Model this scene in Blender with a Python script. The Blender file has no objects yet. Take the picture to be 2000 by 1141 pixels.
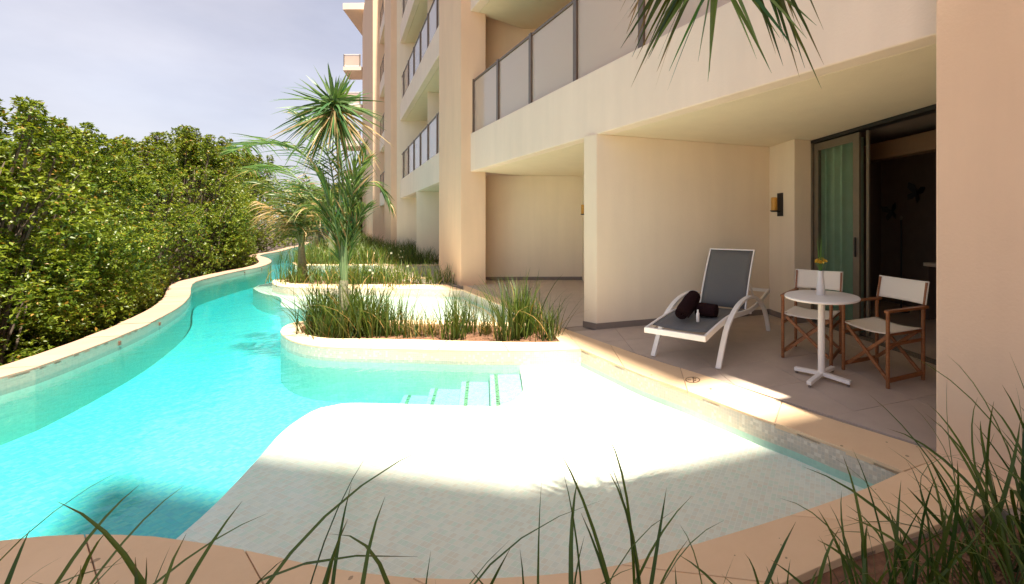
import bpy, bmesh, math, random
import numpy as np
from mathutils import Vector, Matrix
random.seed(7)
rng = np.random.default_rng(7)
R = math.radians

# ------------------------------------------------------------------ camera, light, exposure
F = 790.0; CX = 1325.0; HY = 437.0; CH = 1.39        # focal length, principal column, horizon row (photo pixels), eye height
scn = bpy.context.scene
cam_d = bpy.data.cameras.new('camera'); cam = bpy.data.objects.new('camera', cam_d)
scn.collection.objects.link(cam); scn.camera = cam
cam.location = (0, 0, CH); cam.rotation_euler = (R(90), 0, 0)
cam_d.sensor_width = 36; cam_d.lens = F / 2000 * 36
cam_d.shift_x = -(CX - 1000) / 2000; cam_d.shift_y = -(570.5 - HY) / 2000
cam_d.clip_start = 0.05; cam_d.clip_end = 2000
scn.render.resolution_x = 1024; scn.render.resolution_y = 584

SH = Vector((0.2275, -0.2393, 1.0))                     # towards the sun
sun_az = math.atan2(SH.x, SH.y); sun_el = math.atan2(1, math.hypot(SH.x, SH.y))
w = bpy.data.worlds.new('World'); scn.world = w; w.use_nodes = True
nt = w.node_tree; nt.nodes.clear()
wo = nt.nodes.new('ShaderNodeOutputWorld'); bg = nt.nodes.new('ShaderNodeBackground')
sky = nt.nodes.new('ShaderNodeTexSky'); sky.sky_type = 'NISHITA'; sky.sun_disc = False
sky.sun_elevation = sun_el; sky.sun_rotation = sun_az; sky.air_density = 1.0; sky.dust_density = 3.0; sky.ozone_density = 1.0
# thin high veil of cloud that greys the blue
tc = nt.nodes.new('ShaderNodeTexCoord'); mp = nt.nodes.new('ShaderNodeMapping'); mp.inputs['Scale'].default_value = (1.2, 2.2, 4)
nz = nt.nodes.new('ShaderNodeTexNoise'); nz.inputs['Scale'].default_value = 1.6; nz.inputs['Detail'].default_value = 6
rmp = nt.nodes.new('ShaderNodeMapRange'); rmp.inputs[1].default_value = .3; rmp.inputs[2].default_value = .75; rmp.inputs[3].default_value = .80; rmp.inputs[4].default_value = .92
mx = nt.nodes.new('ShaderNodeMix'); mx.data_type = 'RGBA'
cl = nt.nodes.new('ShaderNodeMix'); cl.data_type = 'RGBA'; cl.inputs[6].default_value = (1.12, 1.12, 1.42, 1); cl.inputs[7].default_value = (2.2, 2.12, 2.28, 1)
sz_ = nt.nodes.new('ShaderNodeSeparateXYZ'); hz = nt.nodes.new('ShaderNodeMapRange'); hz.inputs[1].default_value = 0.0; hz.inputs[2].default_value = .55; hz.inputs[3].default_value = .85; hz.inputs[4].default_value = .2
n5 = nt.nodes.new('ShaderNodeTexNoise'); n5.inputs['Scale'].default_value = 1.1; n5.inputs['Detail'].default_value = 7; n5.inputs['Roughness'].default_value = .55
m5 = nt.nodes.new('ShaderNodeMapRange'); m5.inputs[1].default_value = .32; m5.inputs[2].default_value = .68; m5.inputs[3].default_value = -.28; m5.inputs[4].default_value = .38
ad = nt.nodes.new('ShaderNodeMath'); ad.operation = 'ADD'; ad.use_clamp = True
nt.links.new(tc.outputs['Generated'], mp.inputs[0]); nt.links.new(mp.outputs[0], nz.inputs['Vector'])
nt.links.new(tc.outputs['Generated'], sz_.inputs[0]); nt.links.new(sz_.outputs[2], hz.inputs[0]); nt.links.new(mp.outputs[0], n5.inputs['Vector']); nt.links.new(n5.outputs['Fac'], m5.inputs[0])
nt.links.new(hz.outputs[0], ad.inputs[0]); nt.links.new(m5.outputs[0], ad.inputs[1]); nt.links.new(ad.outputs[0], cl.inputs[0]); nt.links.new(cl.outputs[2], mx.inputs[7])
nt.links.new(nz.outputs['Fac'], rmp.inputs[0]); nt.links.new(rmp.outputs[0], mx.inputs[0])
nt.links.new(sky.outputs[0], mx.inputs[6]); nt.links.new(mx.outputs[2], bg.inputs[0])
bg.inputs[1].default_value = 0.085
nt.links.new(bg.outputs[0], wo.inputs[0])
sd = bpy.data.lights.new('sun', 'SUN'); sd.energy = 3.5; sd.angle = R(1.0); sd.color = (1.0, 0.91, 0.77)
so = bpy.data.objects.new('sun', sd); scn.collection.objects.link(so)
so.rotation_euler = SH.to_track_quat('Z', 'Y').to_euler()
scn.view_settings.view_transform = 'Standard'; scn.view_settings.look = 'None'
scn.view_settings.gamma = 1; scn.view_settings.use_curve_mapping = False
scn.view_settings.exposure = 2.18
try:
    scn.cycles.max_bounces = 10; scn.cycles.diffuse_bounces = 5; scn.cycles.transparent_max_bounces = 16
except Exception: pass

# ------------------------------------------------------------------ helpers
COL = scn.collection
def P(x, y, z=0.0):
    Y = F * (CH - z) / (y - HY); return Vector(((x - CX) / F * Y, Y, z))
def at(x, y, Y): return Vector(((x - CX) / F * Y, Y, CH + (HY - y) * Y / F))
def tag(o, label=None, cat=None, group=None, kind=None):
    if label: o['label'] = label
    if cat: o['category'] = cat
    if group: o['group'] = group
    if kind: o['kind'] = kind
    return o
def empty(name, loc=(0, 0, 0), rz=0, label=None, cat=None, group=None, kind=None, parent=None):
    o = bpy.data.objects.new(name, None); COL.objects.link(o); o.location = loc; o.rotation_euler = (0, 0, rz)
    o.empty_display_size = .1
    if parent: o.parent = parent
    return tag(o, label, cat, group, kind)
def link(name, me, parent=None, mat=None):
    if mat is not None and len(me.materials) == 0: me.materials.append(mat)
    o = bpy.data.objects.new(name, me); COL.objects.link(o)
    if parent: o.parent = parent
    return o
def copy_tree(o, parent=None):
    c = o.copy(); COL.objects.link(c)
    if parent: c.parent = parent
    for ch in o.children: copy_tree(ch, c)
    return c
class MB:
    def __init__(s): s.v = []; s.f = []; s.sm = False
    def add(s, vs, fs):
        n = len(s.v); s.v += [tuple(v) for v in vs]; s.f += [tuple(i + n for i in f) for f in fs]; return s
    def box(s, c, d, M=None):
        x, y, z = d[0] / 2, d[1] / 2, d[2] / 2
        vs = [Vector((a * x, b * y, e * z)) for e in (-1, 1) for a, b in ((-1, -1), (1, -1), (1, 1), (-1, 1))]
        if M is not None: vs = [M @ v for v in vs]
        vs = [v + Vector(c) for v in vs]
        return s.add(vs, [(3, 2, 1, 0), (4, 5, 6, 7), (0, 1, 5, 4), (1, 2, 6, 5), (2, 3, 7, 6), (3, 0, 4, 7)])
    def bar(s, a, b, w, h, up=(0, 0, 1)):
        a = Vector(a); b = Vector(b); d = (b - a).normalized(); u = Vector(up)
        r = d.cross(u)
        if r.length < 1e-4: r = d.cross(Vector((1, 0, 0)))
        r.normalize(); u = r.cross(d)
        vs = [p + r * (i * w / 2) + u * (j * h / 2) for p in (a, b) for i, j in ((-1, -1), (1, -1), (1, 1), (-1, 1))]
        return s.add(vs, [(0, 1, 2, 3), (7, 6, 5, 4), (0, 4, 5, 1), (1, 5, 6, 2), (2, 6, 7, 3), (3, 7, 4, 0)])
    def prism(s, poly, z0, z1):
        n = len(poly); vs = [(p[0], p[1], z0) for p in poly] + [(p[0], p[1], z1) for p in poly]
        fs = [tuple(range(n - 1, -1, -1)), tuple(range(n, 2 * n))] + [(i, (i + 1) % n, n + (i + 1) % n, n + i) for i in range(n)]
        return s.add(vs, fs)
    def tube(s, pts, rad, n=8, cap=True):
        pts = [Vector(p) for p in pts]; m = len(pts)
        rad = rad if isinstance(rad, (list, tuple)) else [rad] * m
        base = len(s.v); u = None
        for i, p in enumerate(pts):
            d = (pts[min(i + 1, m - 1)] - pts[max(i - 1, 0)]).normalized()
            if u is None: u = d.orthogonal().normalized()
            u = (u - d * u.dot(d)).normalized(); r = d.cross(u)
            for k in range(n):
                a = 2 * math.pi * k / n; s.v.append(tuple(p + (u * math.cos(a) + r * math.sin(a)) * rad[i]))
        for i in range(m - 1):
            for k in range(n):
                k2 = (k + 1) % n; s.f.append((base + i * n + k, base + i * n + k2, base + (i + 1) * n + k2, base + (i + 1) * n + k))
        if cap:
            s.f.append(tuple(base + k for k in range(n - 1, -1, -1))); s.f.append(tuple(base + (m - 1) * n + k for k in range(n)))
        return s
    def sweep(s, pts, w, h, side):       # rectangular bar along a polyline; side = fixed width axis
        pts = [Vector(p) for p in pts]; side = Vector(side).normalized(); m = len(pts); base = len(s.v)
        for i, p in enumerate(pts):
            d = (pts[min(i + 1, m - 1)] - pts[max(i - 1, 0)]).normalized(); u = side.cross(d).normalized()
            for a, b in ((-1, -1), (1, -1), (1, 1), (-1, 1)): s.v.append(tuple(p + side * (a * w / 2) + u * (b * h / 2)))
        for i in range(m - 1):
            for k in range(4): s.f.append((base + i * 4 + k, base + i * 4 + (k + 1) % 4, base + (i + 1) * 4 + (k + 1) % 4, base + (i + 1) * 4 + k))
        s.f.append(tuple(base + k for k in (3, 2, 1, 0))); s.f.append(tuple(base + (m - 1) * 4 + k for k in range(4)))
        return s
    def lathe(s, prof, c=(0, 0, 0), n=24):
        base = len(s.v); m = len(prof)
        for r, z in prof:
            for k in range(n):
                a = 2 * math.pi * k / n; s.v.append((c[0] + r * math.cos(a), c[1] + r * math.sin(a), c[2] + z))
        for i in range(m - 1):
            for k in range(n):
                k2 = (k + 1) % n; s.f.append((base + i * n + k, base + i * n + k2, base + (i + 1) * n + k2, base + (i + 1) * n + k))
        s.f.append(tuple(base + k for k in range(n - 1, -1, -1))); s.f.append(tuple(base + (m - 1) * n + k for k in range(n)))
        return s
    def mesh(s, name, mat=None, smooth=False, bevel=0, fix=True):
        me = bpy.data.meshes.new(name); me.from_pydata([tuple(v) for v in s.v], [], s.f); me.update()
        if fix or bevel:
            bm = bmesh.new(); bm.from_mesh(me)
            bmesh.ops.recalc_face_normals(bm, faces=bm.faces)
            if bevel:
                es = [e for e in bm.edges if len(e.link_faces) == 2 and e.calc_face_angle(0) > .6]
                bmesh.ops.bevel(bm, geom=es, offset=bevel, segments=2, profile=.5, affect='EDGES')
            bm.to_mesh(me); bm.free()
        if smooth:
            me.polygons.foreach_set('use_smooth', [True] * len(me.polygons))
            try: me.set_sharp_from_angle(angle=R(40))
            except Exception: pass
        if mat: me.materials.append(mat)
        return me
    def build(s, name, mat, parent=None, smooth=False, bevel=0): return link(name, s.mesh(name, mat, smooth, bevel), parent)

def catmull(pts, step):
    pts = [Vector(p) for p in pts]; out = []
    ext = [pts[0] * 2 - pts[1]] + pts + [pts[-1] * 2 - pts[-2]]
    for i in range(1, len(ext) - 2):
        p0, p1, p2, p3 = ext[i - 1:i + 3]; n = max(1, int((p2 - p1).length / step))
        for k in range(n):
            t = k / n
            out.append(.5 * ((2 * p1) + (p2 - p0) * t + (2 * p0 - 5 * p1 + 4 * p2 - p3) * t * t + (3 * p1 - p0 - 3 * p2 + p3) * t ** 3))
    out.append(pts[-1]); return out
def resample(pts, n):
    L = [0]
    for a, b in zip(pts, pts[1:]): L.append(L[-1] + (b - a).length)
    out = []; j = 0
    for k in range(n + 1):
        t = L[-1] * k / n
        while j < len(L) - 2 and L[j + 1] < t: j += 1
        f = (t - L[j]) / max(1e-9, L[j + 1] - L[j]); out.append(pts[j].lerp(pts[j + 1], min(1, max(0, f))))
    return out
def length(pts): return sum((b - a).length for a, b in zip(pts, pts[1:]))
def offset(pts, d):                     # to the left of travel
    out = []
    for i, p in enumerate(pts):
        t = pts[min(i + 1, len(pts) - 1)] - pts[max(i - 1, 0)]; t.z = 0; t.normalize()
        out.append(p + Vector((-t.y, t.x, 0)) * d)
    return out
def wall_strip(name, pts, z0, z1, mat, parent=None):
    vs = []; fs = []; uv = []; L = 0
    for i, p in enumerate(pts):
        if i: L += (Vector(p) - Vector(pts[i - 1])).length
        vs += [(p[0], p[1], z0), (p[0], p[1], z1)]; uv.append(L)
    for i in range(len(pts) - 1): fs.append((2 * i, 2 * i + 2, 2 * i + 3, 2 * i + 1))
    me = bpy.data.meshes.new(name); me.from_pydata(vs, [], fs); me.update(); ul = me.uv_layers.new(name='UVMap')
    for p in me.polygons:
        for li in p.loop_indices:
            v = me.loops[li].vertex_index; ul.data[li].uv = (uv[v // 2], vs[v][2])
    return link(name, me, parent, mat)
def poly_sheet(name, poly, z, mat, parent=None):
    bm = bmesh.new(); vs = [bm.verts.new((p[0], p[1], z)) for p in poly]; f = bm.faces.new(vs)
    bmesh.ops.triangulate(bm, faces=[f]); bmesh.ops.recalc_face_normals(bm, faces=bm.faces)
    for f in bm.faces:
        if f.normal.z < 0: f.normal_flip()
    me = bpy.data.meshes.new(name); bm.to_mesh(me); bm.free(); return link(name, me, parent, mat)
def clip_half(poly, p, n):              # keep the side n points to
    out = []
    for i in range(len(poly)):
        a, b = poly[i], poly[(i + 1) % len(poly)]; da = (a - p).dot(n); db = (b - p).dot(n)
        if da >= 0: out.append(a)
        if (da >= 0) != (db >= 0): out.append(a + (b - a) * (da / (da - db)))
    return out

# ------------------------------------------------------------------ materials
def mat_new(name):
    m = bpy.data.materials.new(name); m.use_nodes = True; return m, m.node_tree, m.node_tree.nodes, m.node_tree.links
def simple(name, c, rough=.6, c2=None, scale=6, bump=0.0, bscale=60, metal=0, spec=.5, detail=5, coord='Object', stretch=(1, 1, 1)):
    m, t, N, L = mat_new(name); b = N['Principled BSDF']; b.inputs['Roughness'].default_value = rough
    b.inputs['Metallic'].default_value = metal; b.inputs['Specular IOR Level'].default_value = spec
    tc = N.new('ShaderNodeTexCoord'); mp = N.new('ShaderNodeMapping'); mp.inputs['Scale'].default_value = stretch
    L.new(tc.outputs[coord], mp.inputs[0])
    if c2 is None: c2 = tuple(x * .85 for x in c)
    n = N.new('ShaderNodeTexNoise'); n.inputs['Scale'].default_value = scale; n.inputs['Detail'].default_value = detail; n.inputs['Roughness'].default_value = .6
    r = N.new('ShaderNodeMapRange'); r.inputs[1].default_value = .3; r.inputs[2].default_value = .7
    x = N.new('ShaderNodeMix'); x.data_type = 'RGBA'; x.inputs[6].default_value = (*c, 1); x.inputs[7].default_value = (*c2, 1)
    L.new(mp.outputs[0], n.inputs['Vector']); L.new(n.outputs['Fac'], r.inputs[0]); L.new(r.outputs[0], x.inputs[0]); L.new(x.outputs[2], b.inputs['Base Color'])
    if bump:
        n2 = N.new('ShaderNodeTexNoise'); n2.inputs['Scale'].default_value = bscale; n2.inputs['Detail'].default_value = 4
        L.new(mp.outputs[0], n2.inputs['Vector']); bp = N.new('ShaderNodeBump'); bp.inputs['Strength'].default_value = bump; bp.inputs['Distance'].default_value = .004
        L.new(n2.outputs['Fac'], bp.inputs['Height']); L.new(bp.outputs[0], b.inputs['Normal'])
    return m
def plaster(name, c, dirt=.12):
    m, t, N, L = mat_new(name); b = N['Principled BSDF']; b.inputs['Roughness'].default_value = .85; b.inputs['Specular IOR Level'].default_value = .2
    g = N.new('ShaderNodeNewGeometry')
    n = N.new('ShaderNodeTexNoise'); n.inputs['Scale'].default_value = .7; n.inputs['Detail'].default_value = 7; n.inputs['Roughness'].default_value = .65
    mp = N.new('ShaderNodeMapping'); mp.inputs['Scale'].default_value = (3.0, 3.0, .35)
    n1 = N.new('ShaderNodeTexNoise'); n1.inputs['Scale'].default_value = 1.6; n1.inputs['Detail'].default_value = 5
    L.new(g.outputs['Position'], n.inputs['Vector']); L.new(g.outputs['Position'], mp.inputs[0]); L.new(mp.outputs[0], n1.inputs['Vector'])
    a = N.new('ShaderNodeMath'); a.operation = 'ADD'; L.new(n.outputs['Fac'], a.inputs[0]); L.new(n1.outputs['Fac'], a.inputs[1])
    r = N.new('ShaderNodeMapRange'); r.inputs[1].default_value = .7; r.inputs[2].default_value = 1.35; r.inputs[3].default_value = 0; r.inputs[4].default_value = 1
    L.new(a.outputs[0], r.inputs[0])
    x = N.new('ShaderNodeMix'); x.data_type = 'RGBA'; x.inputs[6].default_value = (*c, 1); x.inputs[7].default_value = (*[v * (1 - dirt) for v in c], 1)
    L.new(r.outputs[0], x.inputs[0]); L.new(x.outputs[2], b.inputs['Base Color'])
    n2 = N.new('ShaderNodeTexNoise'); n2.inputs['Scale'].default_value = 55; n2.inputs['Detail'].default_value = 5
    n3 = N.new('ShaderNodeTexNoise'); n3.inputs['Scale'].default_value = 2.5; n3.inputs['Detail'].default_value = 2
    L.new(g.outputs['Position'], n2.inputs['Vector']); L.new(g.outputs['Position'], n3.inputs['Vector'])
    s2 = N.new('ShaderNodeMath'); s2.operation = 'MULTIPLY_ADD'; s2.inputs[1].default_value = .25; L.new(n2.outputs['Fac'], s2.inputs[0]); L.new(n3.outputs['Fac'], s2.inputs[2])
    bp = N.new('ShaderNodeBump'); bp.inputs['Strength'].default_value = .5; bp.inputs['Distance'].default_value = .014
    L.new(s2.outputs[0], bp.inputs['Height']); L.new(bp.outputs[0], b.inputs['Normal'])
    return m
def mosaic(name, cols, grout, size=.028, uv=False, rough=.25, glint=0.0):
    m, t, N, L = mat_new(name); b = N['Principled BSDF']; b.inputs['Roughness'].default_value = rough
    mp = N.new('ShaderNodeMapping')
    if uv:
        tc = N.new('ShaderNodeTexCoord'); L.new(tc.outputs['UV'], mp.inputs[0])
    else:
        g = N.new('ShaderNodeNewGeometry'); L.new(g.outputs['Position'], mp.inputs[0]); mp.inputs['Rotation'].default_value = (0, 0, R(20))
    mp.inputs['Scale'].default_value = (1 / size, 1 / size, 1 / size if uv else 0)
    fl = N.new('ShaderNodeVectorMath'); fl.operation = 'FLOOR'; L.new(mp.outputs[0], fl.inputs[0])
    wn = N.new('ShaderNodeTexWhiteNoise'); wn.noise_dimensions = '2D'; L.new(fl.outputs[0], wn.inputs['Vector'])
    cr = N.new('ShaderNodeValToRGB'); cr.color_ramp.interpolation = 'CONSTANT'
    for i, c in enumerate(cols):
        e = cr.color_ramp.elements[i] if i < 2 else cr.color_ramp.elements.new(i / len(cols))
        e.position = i / len(cols); e.color = (*c, 1)
    L.new(wn.outputs['Value'], cr.inputs[0])
    fr = N.new('ShaderNodeVectorMath'); fr.operation = 'FRACTION'; L.new(mp.outputs[0], fr.inputs[0])
    sx = N.new('ShaderNodeSeparateXYZ'); L.new(fr.outputs[0], sx.inputs[0])
    ms = []
    for k in (0, 1):
        a = N.new('ShaderNodeMath'); a.operation = 'PINGPONG'; a.inputs[1].default_value = .5; L.new(sx.outputs[k], a.inputs[0]); ms.append(a)
    mn = N.new('ShaderNodeMath'); mn.operation = 'MINIMUM'; L.new(ms[0].outputs[0], mn.inputs[0]); L.new(ms[1].outputs[0], mn.inputs[1])
    st = N.new('ShaderNodeMapRange'); st.inputs[1].default_value = .03; st.inputs[2].default_value = .09; L.new(mn.outputs[0], st.inputs[0])
    x = N.new('ShaderNodeMix'); x.data_type = 'RGBA'; x.inputs[6].default_value = (*grout, 1); L.new(cr.outputs[0], x.inputs[7]); L.new(st.outputs[0], x.inputs[0])
    # slow patchiness
    g2 = N.new('ShaderNodeNewGeometry'); n = N.new('ShaderNodeTexNoise'); n.inputs['Scale'].default_value = 1.3; n.inputs['Detail'].default_value = 4; L.new(g2.outputs['Position'], n.inputs['Vector'])
    r = N.new('ShaderNodeMapRange'); r.inputs[3].default_value = .93; r.inputs[4].default_value = 1.05; L.new(n.outputs['Fac'], r.inputs[0])
    v = N.new('ShaderNodeVectorMath'); v.operation = 'SCALE'; L.new(x.outputs[2], v.inputs[0]); L.new(r.outputs[0], v.inputs['Scale'])
    L.new(v.outputs[0], b.inputs['Base Color'])
    bp = N.new('ShaderNodeBump'); bp.inputs['Strength'].default_value = .4; bp.inputs['Distance'].default_value = .002; L.new(st.outputs[0], bp.inputs['Height']); L.new(bp.outputs[0], b.inputs['Normal'])
    return m
def stone(name, c, c2, pit=.5):
    m, t, N, L = mat_new(name); b = N['Principled BSDF']; b.inputs['Roughness'].default_value = .75; b.inputs['Specular IOR Level'].default_value = .25
    g = N.new('ShaderNodeNewGeometry'); oi = N.new('ShaderNodeObjectInfo')
    n = N.new('ShaderNodeTexNoise'); n.inputs['Scale'].default_value = 3; n.inputs['Detail'].default_value = 8; n.inputs['Roughness'].default_value = .7
    L.new(g.outputs['Position'], n.inputs['Vector']); r = N.new('ShaderNodeMapRange'); r.inputs[1].default_value = .3; r.inputs[2].default_value = .7; L.new(n.outputs['Fac'], r.inputs[0])
    x = N.new('ShaderNodeMix'); x.data_type = 'RGBA'; x.inputs[6].default_value = (*c, 1); x.inputs[7].default_value = (*c2, 1); L.new(r.outputs[0], x.inputs[0])
    vo = N.new('ShaderNodeTexVoronoi'); vo.inputs['Scale'].default_value = 14; L.new(g.outputs['Position'], vo.inputs['Vector'])
    n4 = N.new('ShaderNodeTexNoise'); n4.inputs['Scale'].default_value = 5; L.new(g.outputs['Position'], n4.inputs['Vector'])
    th = N.new('ShaderNodeMapRange'); th.inputs[1].default_value = .5; th.inputs[2].default_value = .7; th.inputs[3].default_value = 0; th.inputs[4].default_value = .20; L.new(n4.outputs['Fac'], th.inputs[0])
    lt = N.new('ShaderNodeMath'); lt.operation = 'LESS_THAN'; L.new(vo.outputs['Distance'], lt.inputs[0]); L.new(th.outputs[0], lt.inputs[1])
    pm = N.new('ShaderNodeMath'); pm.operation = 'MULTIPLY'; pm.inputs[1].default_value = pit; L.new(lt.outputs[0], pm.inputs[0])
    y = N.new('ShaderNodeMix'); y.data_type = 'RGBA'; L.new(pm.outputs[0], y.inputs[0]); L.new(x.outputs[2], y.inputs[6]); y.inputs[7].default_value = (*[v * .45 for v in c2], 1)
    rr = N.new('ShaderNodeMapRange'); rr.inputs[3].default_value = .9; rr.inputs[4].default_value = 1.06; L.new(oi.outputs['Random'], rr.inputs[0])
    v = N.new('ShaderNodeVectorMath'); v.operation = 'SCALE'; L.new(y.outputs[2], v.inputs[0]); L.new(rr.outputs[0], v.inputs['Scale']); L.new(v.outputs[0], b.inputs['Base Color'])
    n2 = N.new('ShaderNodeTexNoise'); n2.inputs['Scale'].default_value = 80; n2.inputs['Detail'].default_value = 4; L.new(g.outputs['Position'], n2.inputs['Vector'])
    bp = N.new('ShaderNodeBump'); bp.inputs['Strength'].default_value = .3; bp.inputs['Distance'].default_value = .003; L.new(n2.outputs['Fac'], bp.inputs['Height']); L.new(bp.outputs[0], b.inputs['Normal'])
    return m
def leafmat(name, gloss=.35, trans=.3):
    m, t, N, L = mat_new(name); b = N['Principled BSDF']; b.inputs['Roughness'].default_value = gloss; b.inputs['Specular IOR Level'].default_value = .35
    a = N.new('ShaderNodeAttribute'); a.attribute_name = 'tint'; L.new(a.outputs['Color'], b.inputs['Base Color'])
    tr = N.new('ShaderNodeBsdfTranslucent'); v = N.new('ShaderNodeVectorMath'); v.operation = 'MULTIPLY'; v.inputs[1].default_value = (1.5, 1.5, .6)
    L.new(a.outputs['Color'], v.inputs[0]); L.new(v.outputs[0], tr.inputs[0])
    mx = N.new('ShaderNodeMixShader'); mx.inputs[0].default_value = trans; L.new(b.outputs[0], mx.inputs[1]); L.new(tr.outputs[0], mx.inputs[2]); L.new(mx.outputs[0], N['Material Output'].inputs[0])
    return m
def glassmat(name, tint, ior=1.5, bump=0, white=0.0, wcol=(.8, .8, .82), rough=.0):
    m, t, N, L = mat_new(name); N.remove(N['Principled BSDF']); o = N['Material Output']
    tr = N.new('ShaderNodeBsdfTransparent'); tr.inputs[0].default_value = (*tint, 1); gl = N.new('ShaderNodeBsdfGlossy'); gl.inputs['Roughness'].default_value = rough
    f0 = ((ior - 1) / (ior + 1)) ** 2; fr = N.new('ShaderNodeLayerWeight'); fr.inputs[0].default_value = .5; mx = N.new('ShaderNodeMixShader')
    pw = N.new('ShaderNodeMath'); pw.operation = 'POWER'; pw.inputs[1].default_value = 5; L.new(fr.outputs['Facing'], pw.inputs[0])
    ma = N.new('ShaderNodeMath'); ma.operation = 'MULTIPLY_ADD'; ma.inputs[1].default_value = 1 - f0; ma.inputs[2].default_value = f0; L.new(pw.outputs[0], ma.inputs[0])
    L.new(ma.outputs[0], mx.inputs[0]); L.new(gl.outputs[0], mx.inputs[2])
    if white:
        df = N.new('ShaderNodeBsdfDiffuse'); df.inputs[0].default_value = (*wcol, 1); tl = N.new('ShaderNodeBsdfTranslucent'); tl.inputs[0].default_value = (*wcol, 1)
        m1 = N.new('ShaderNodeMixShader'); L.new(df.outputs[0], m1.inputs[1]); L.new(tl.outputs[0], m1.inputs[2])
        m2 = N.new('ShaderNodeMixShader'); m2.inputs[0].default_value = white; L.new(tr.outputs[0], m2.inputs[1]); L.new(m1.outputs[0], m2.inputs[2]); L.new(m2.outputs[0], mx.inputs[1])
    else: L.new(tr.outputs[0], mx.inputs[1])
    L.new(mx.outputs[0], o.inputs[0])
    if bump:
        g = N.new('ShaderNodeNewGeometry'); n = N.new('ShaderNodeTexNoise'); n.inputs['Scale'].default_value = 5; n.inputs['Detail'].default_value = 3; L.new(g.outputs['Position'], n.inputs['Vector'])
        bp = N.new('ShaderNodeBump'); bp.inputs['Strength'].default_value = bump; bp.inputs['Distance'].default_value = .02; L.new(n.outputs['Fac'], bp.inputs['Height'])
        L.new(bp.outputs[0], fr.inputs['Normal']); L.new(bp.outputs[0], gl.inputs['Normal'])
    return m
M = {}
M['cream'] = plaster('cream_plaster', (.84, .71, .54), .09)
M['fascia'] = plaster('fascia_plaster', (.88, .72, .58), .09)
M['ceil'] = plaster('ceiling_plaster', (.82, .69, .50), .06)
M['pink'] = plaster('tan_plaster', (.84, .60, .41), .10)
M['tile'] = simple('taupe_floor_tile', (.53, .42, .34), .6, (.45, .355, .285), 3.5, .15, 90, detail=8, coord='Object')
M['grout'] = simple('grout', (.40, .315, .25), .9)
M['skirt'] = simple('skirting', (.24, .19, .155), .6)
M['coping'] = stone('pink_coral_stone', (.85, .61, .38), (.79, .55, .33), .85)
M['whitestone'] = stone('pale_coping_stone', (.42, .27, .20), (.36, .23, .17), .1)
M['mortar'] = simple('mortar', (.42, .30, .23), .9)
M['floor_deep'] = mosaic('deep_pool_mosaic', [(.20, .48, .49), (.15, .45, .48), (.25, .51, .49), (.17, .43, .50), (.29, .51, .47), (.19, .50, .51)], (.23, .48, .49), .03)
M['shelf'] = mosaic('shelf_mosaic', [(.90, .80, .67), (.84, .77, .66), (.90, .82, .70), (.86, .74, .61), (.80, .79, .66)], (.93, .86, .76), .03)
M['wall_deep'] = mosaic('pool_wall_mosaic', [(.44, .62, .50), (.42, .60, .49), (.46, .64, .52)], (.49, .64, .53), .03, uv=True)
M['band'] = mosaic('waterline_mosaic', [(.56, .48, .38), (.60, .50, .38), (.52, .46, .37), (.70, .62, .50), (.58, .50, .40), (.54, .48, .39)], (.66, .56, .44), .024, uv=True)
M['step'] = mosaic('aqua_step_mosaic', [(.30, .40, .35), (.27, .37, .33), (.33, .43, .38)], (.36, .44, .40), .03)
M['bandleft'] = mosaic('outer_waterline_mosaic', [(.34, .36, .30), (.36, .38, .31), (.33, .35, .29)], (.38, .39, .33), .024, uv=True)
M['darktile'] = mosaic('dark_step_tile', [(.06, .18, .07), (.03, .09, .04), (.10, .22, .10)], (.3, .4, .3), .03)
M['soil'] = simple('mulch_soil', (.26, .13, .07), .95, (.12, .06, .035), 22, .9, 60, detail=8)
M['mud'] = simple('mangrove_mud', (.06, .035, .022), .9, (.03, .018, .012), 3, .5, 20)
M['bark'] = simple('palm_bark', (.26, .25, .15), .9, (.17, .15, .09), 14, .8, 40, stretch=(1, 1, 4))
M['branch'] = simple('mangrove_bark', (.13, .095, .07), .9)
M['leaf'] = leafmat('mangrove_leaf', .4, .28)
M['grass'] = leafmat('strap_leaf', .45, .25)
M['palm'] = leafmat('palm_leaflet', .42, .25)
M['white'] = simple('white_metal', (.88, .82, .76), .4, (.85, .79, .73), 20)
M['sling'] = simple('grey_mesh_fabric', (.16, .155, .145), .85, (.13, .125, .12), 260, .6, 500)
M['canvas'] = simple('white_canvas', (.88, .81, .71), .9, (.84, .77, .67), 180, .5, 400)
M['wood'] = simple('teak', (.34, .13, .045), .45, (.20, .07, .022), 9, .2, 60, stretch=(1, 1, 6))
M['towel'] = simple('dark_towel', (.030, .014, .014), 1.0, (.018, .008, .009), 60, 1.0, 260, spec=.05)
M['alu'] = simple('bronze_aluminium', (.20, .165, .12), .4, (.17, .14, .10), 10, metal=.3)
M['rail'] = simple('brown_railing', (.16, .115, .085), .45, (.13, .095, .07), 10, metal=.2)
M['black'] = simple('black_iron', (.015, .014, .013), .5)
M['candle'] = simple('amber_glass', (.62, .34, .05), .4, (.50, .24, .03), 8)
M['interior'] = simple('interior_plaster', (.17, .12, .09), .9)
M['beam'] = simple('timber_pelmet', (.17, .085, .035), .6)
M['curtain'] = simple('green_curtain', (.24, .34, .25), .9, (.19, .28, .20), 5)
M['ceramic'] = simple('white_ceramic', (.80, .76, .72), .3)
M['petal'] = simple('yellow_petal', (.75, .42, .03), .6, (.8, .6, .08), 40)
M['stem'] = simple('green_stem', (.09, .22, .04), .5)
M['glass'] = glassmat('door_glass', (.90, .96, .92))
M['frost'] = glassmat('balcony_glass', (.88, .9, .9), white=.78, wcol=(.90, .77, .66), rough=.1)
M['rope'] = simple('mulch_chip', (.34, .19, .10), .95, (.16, .08, .04), 9)
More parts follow.
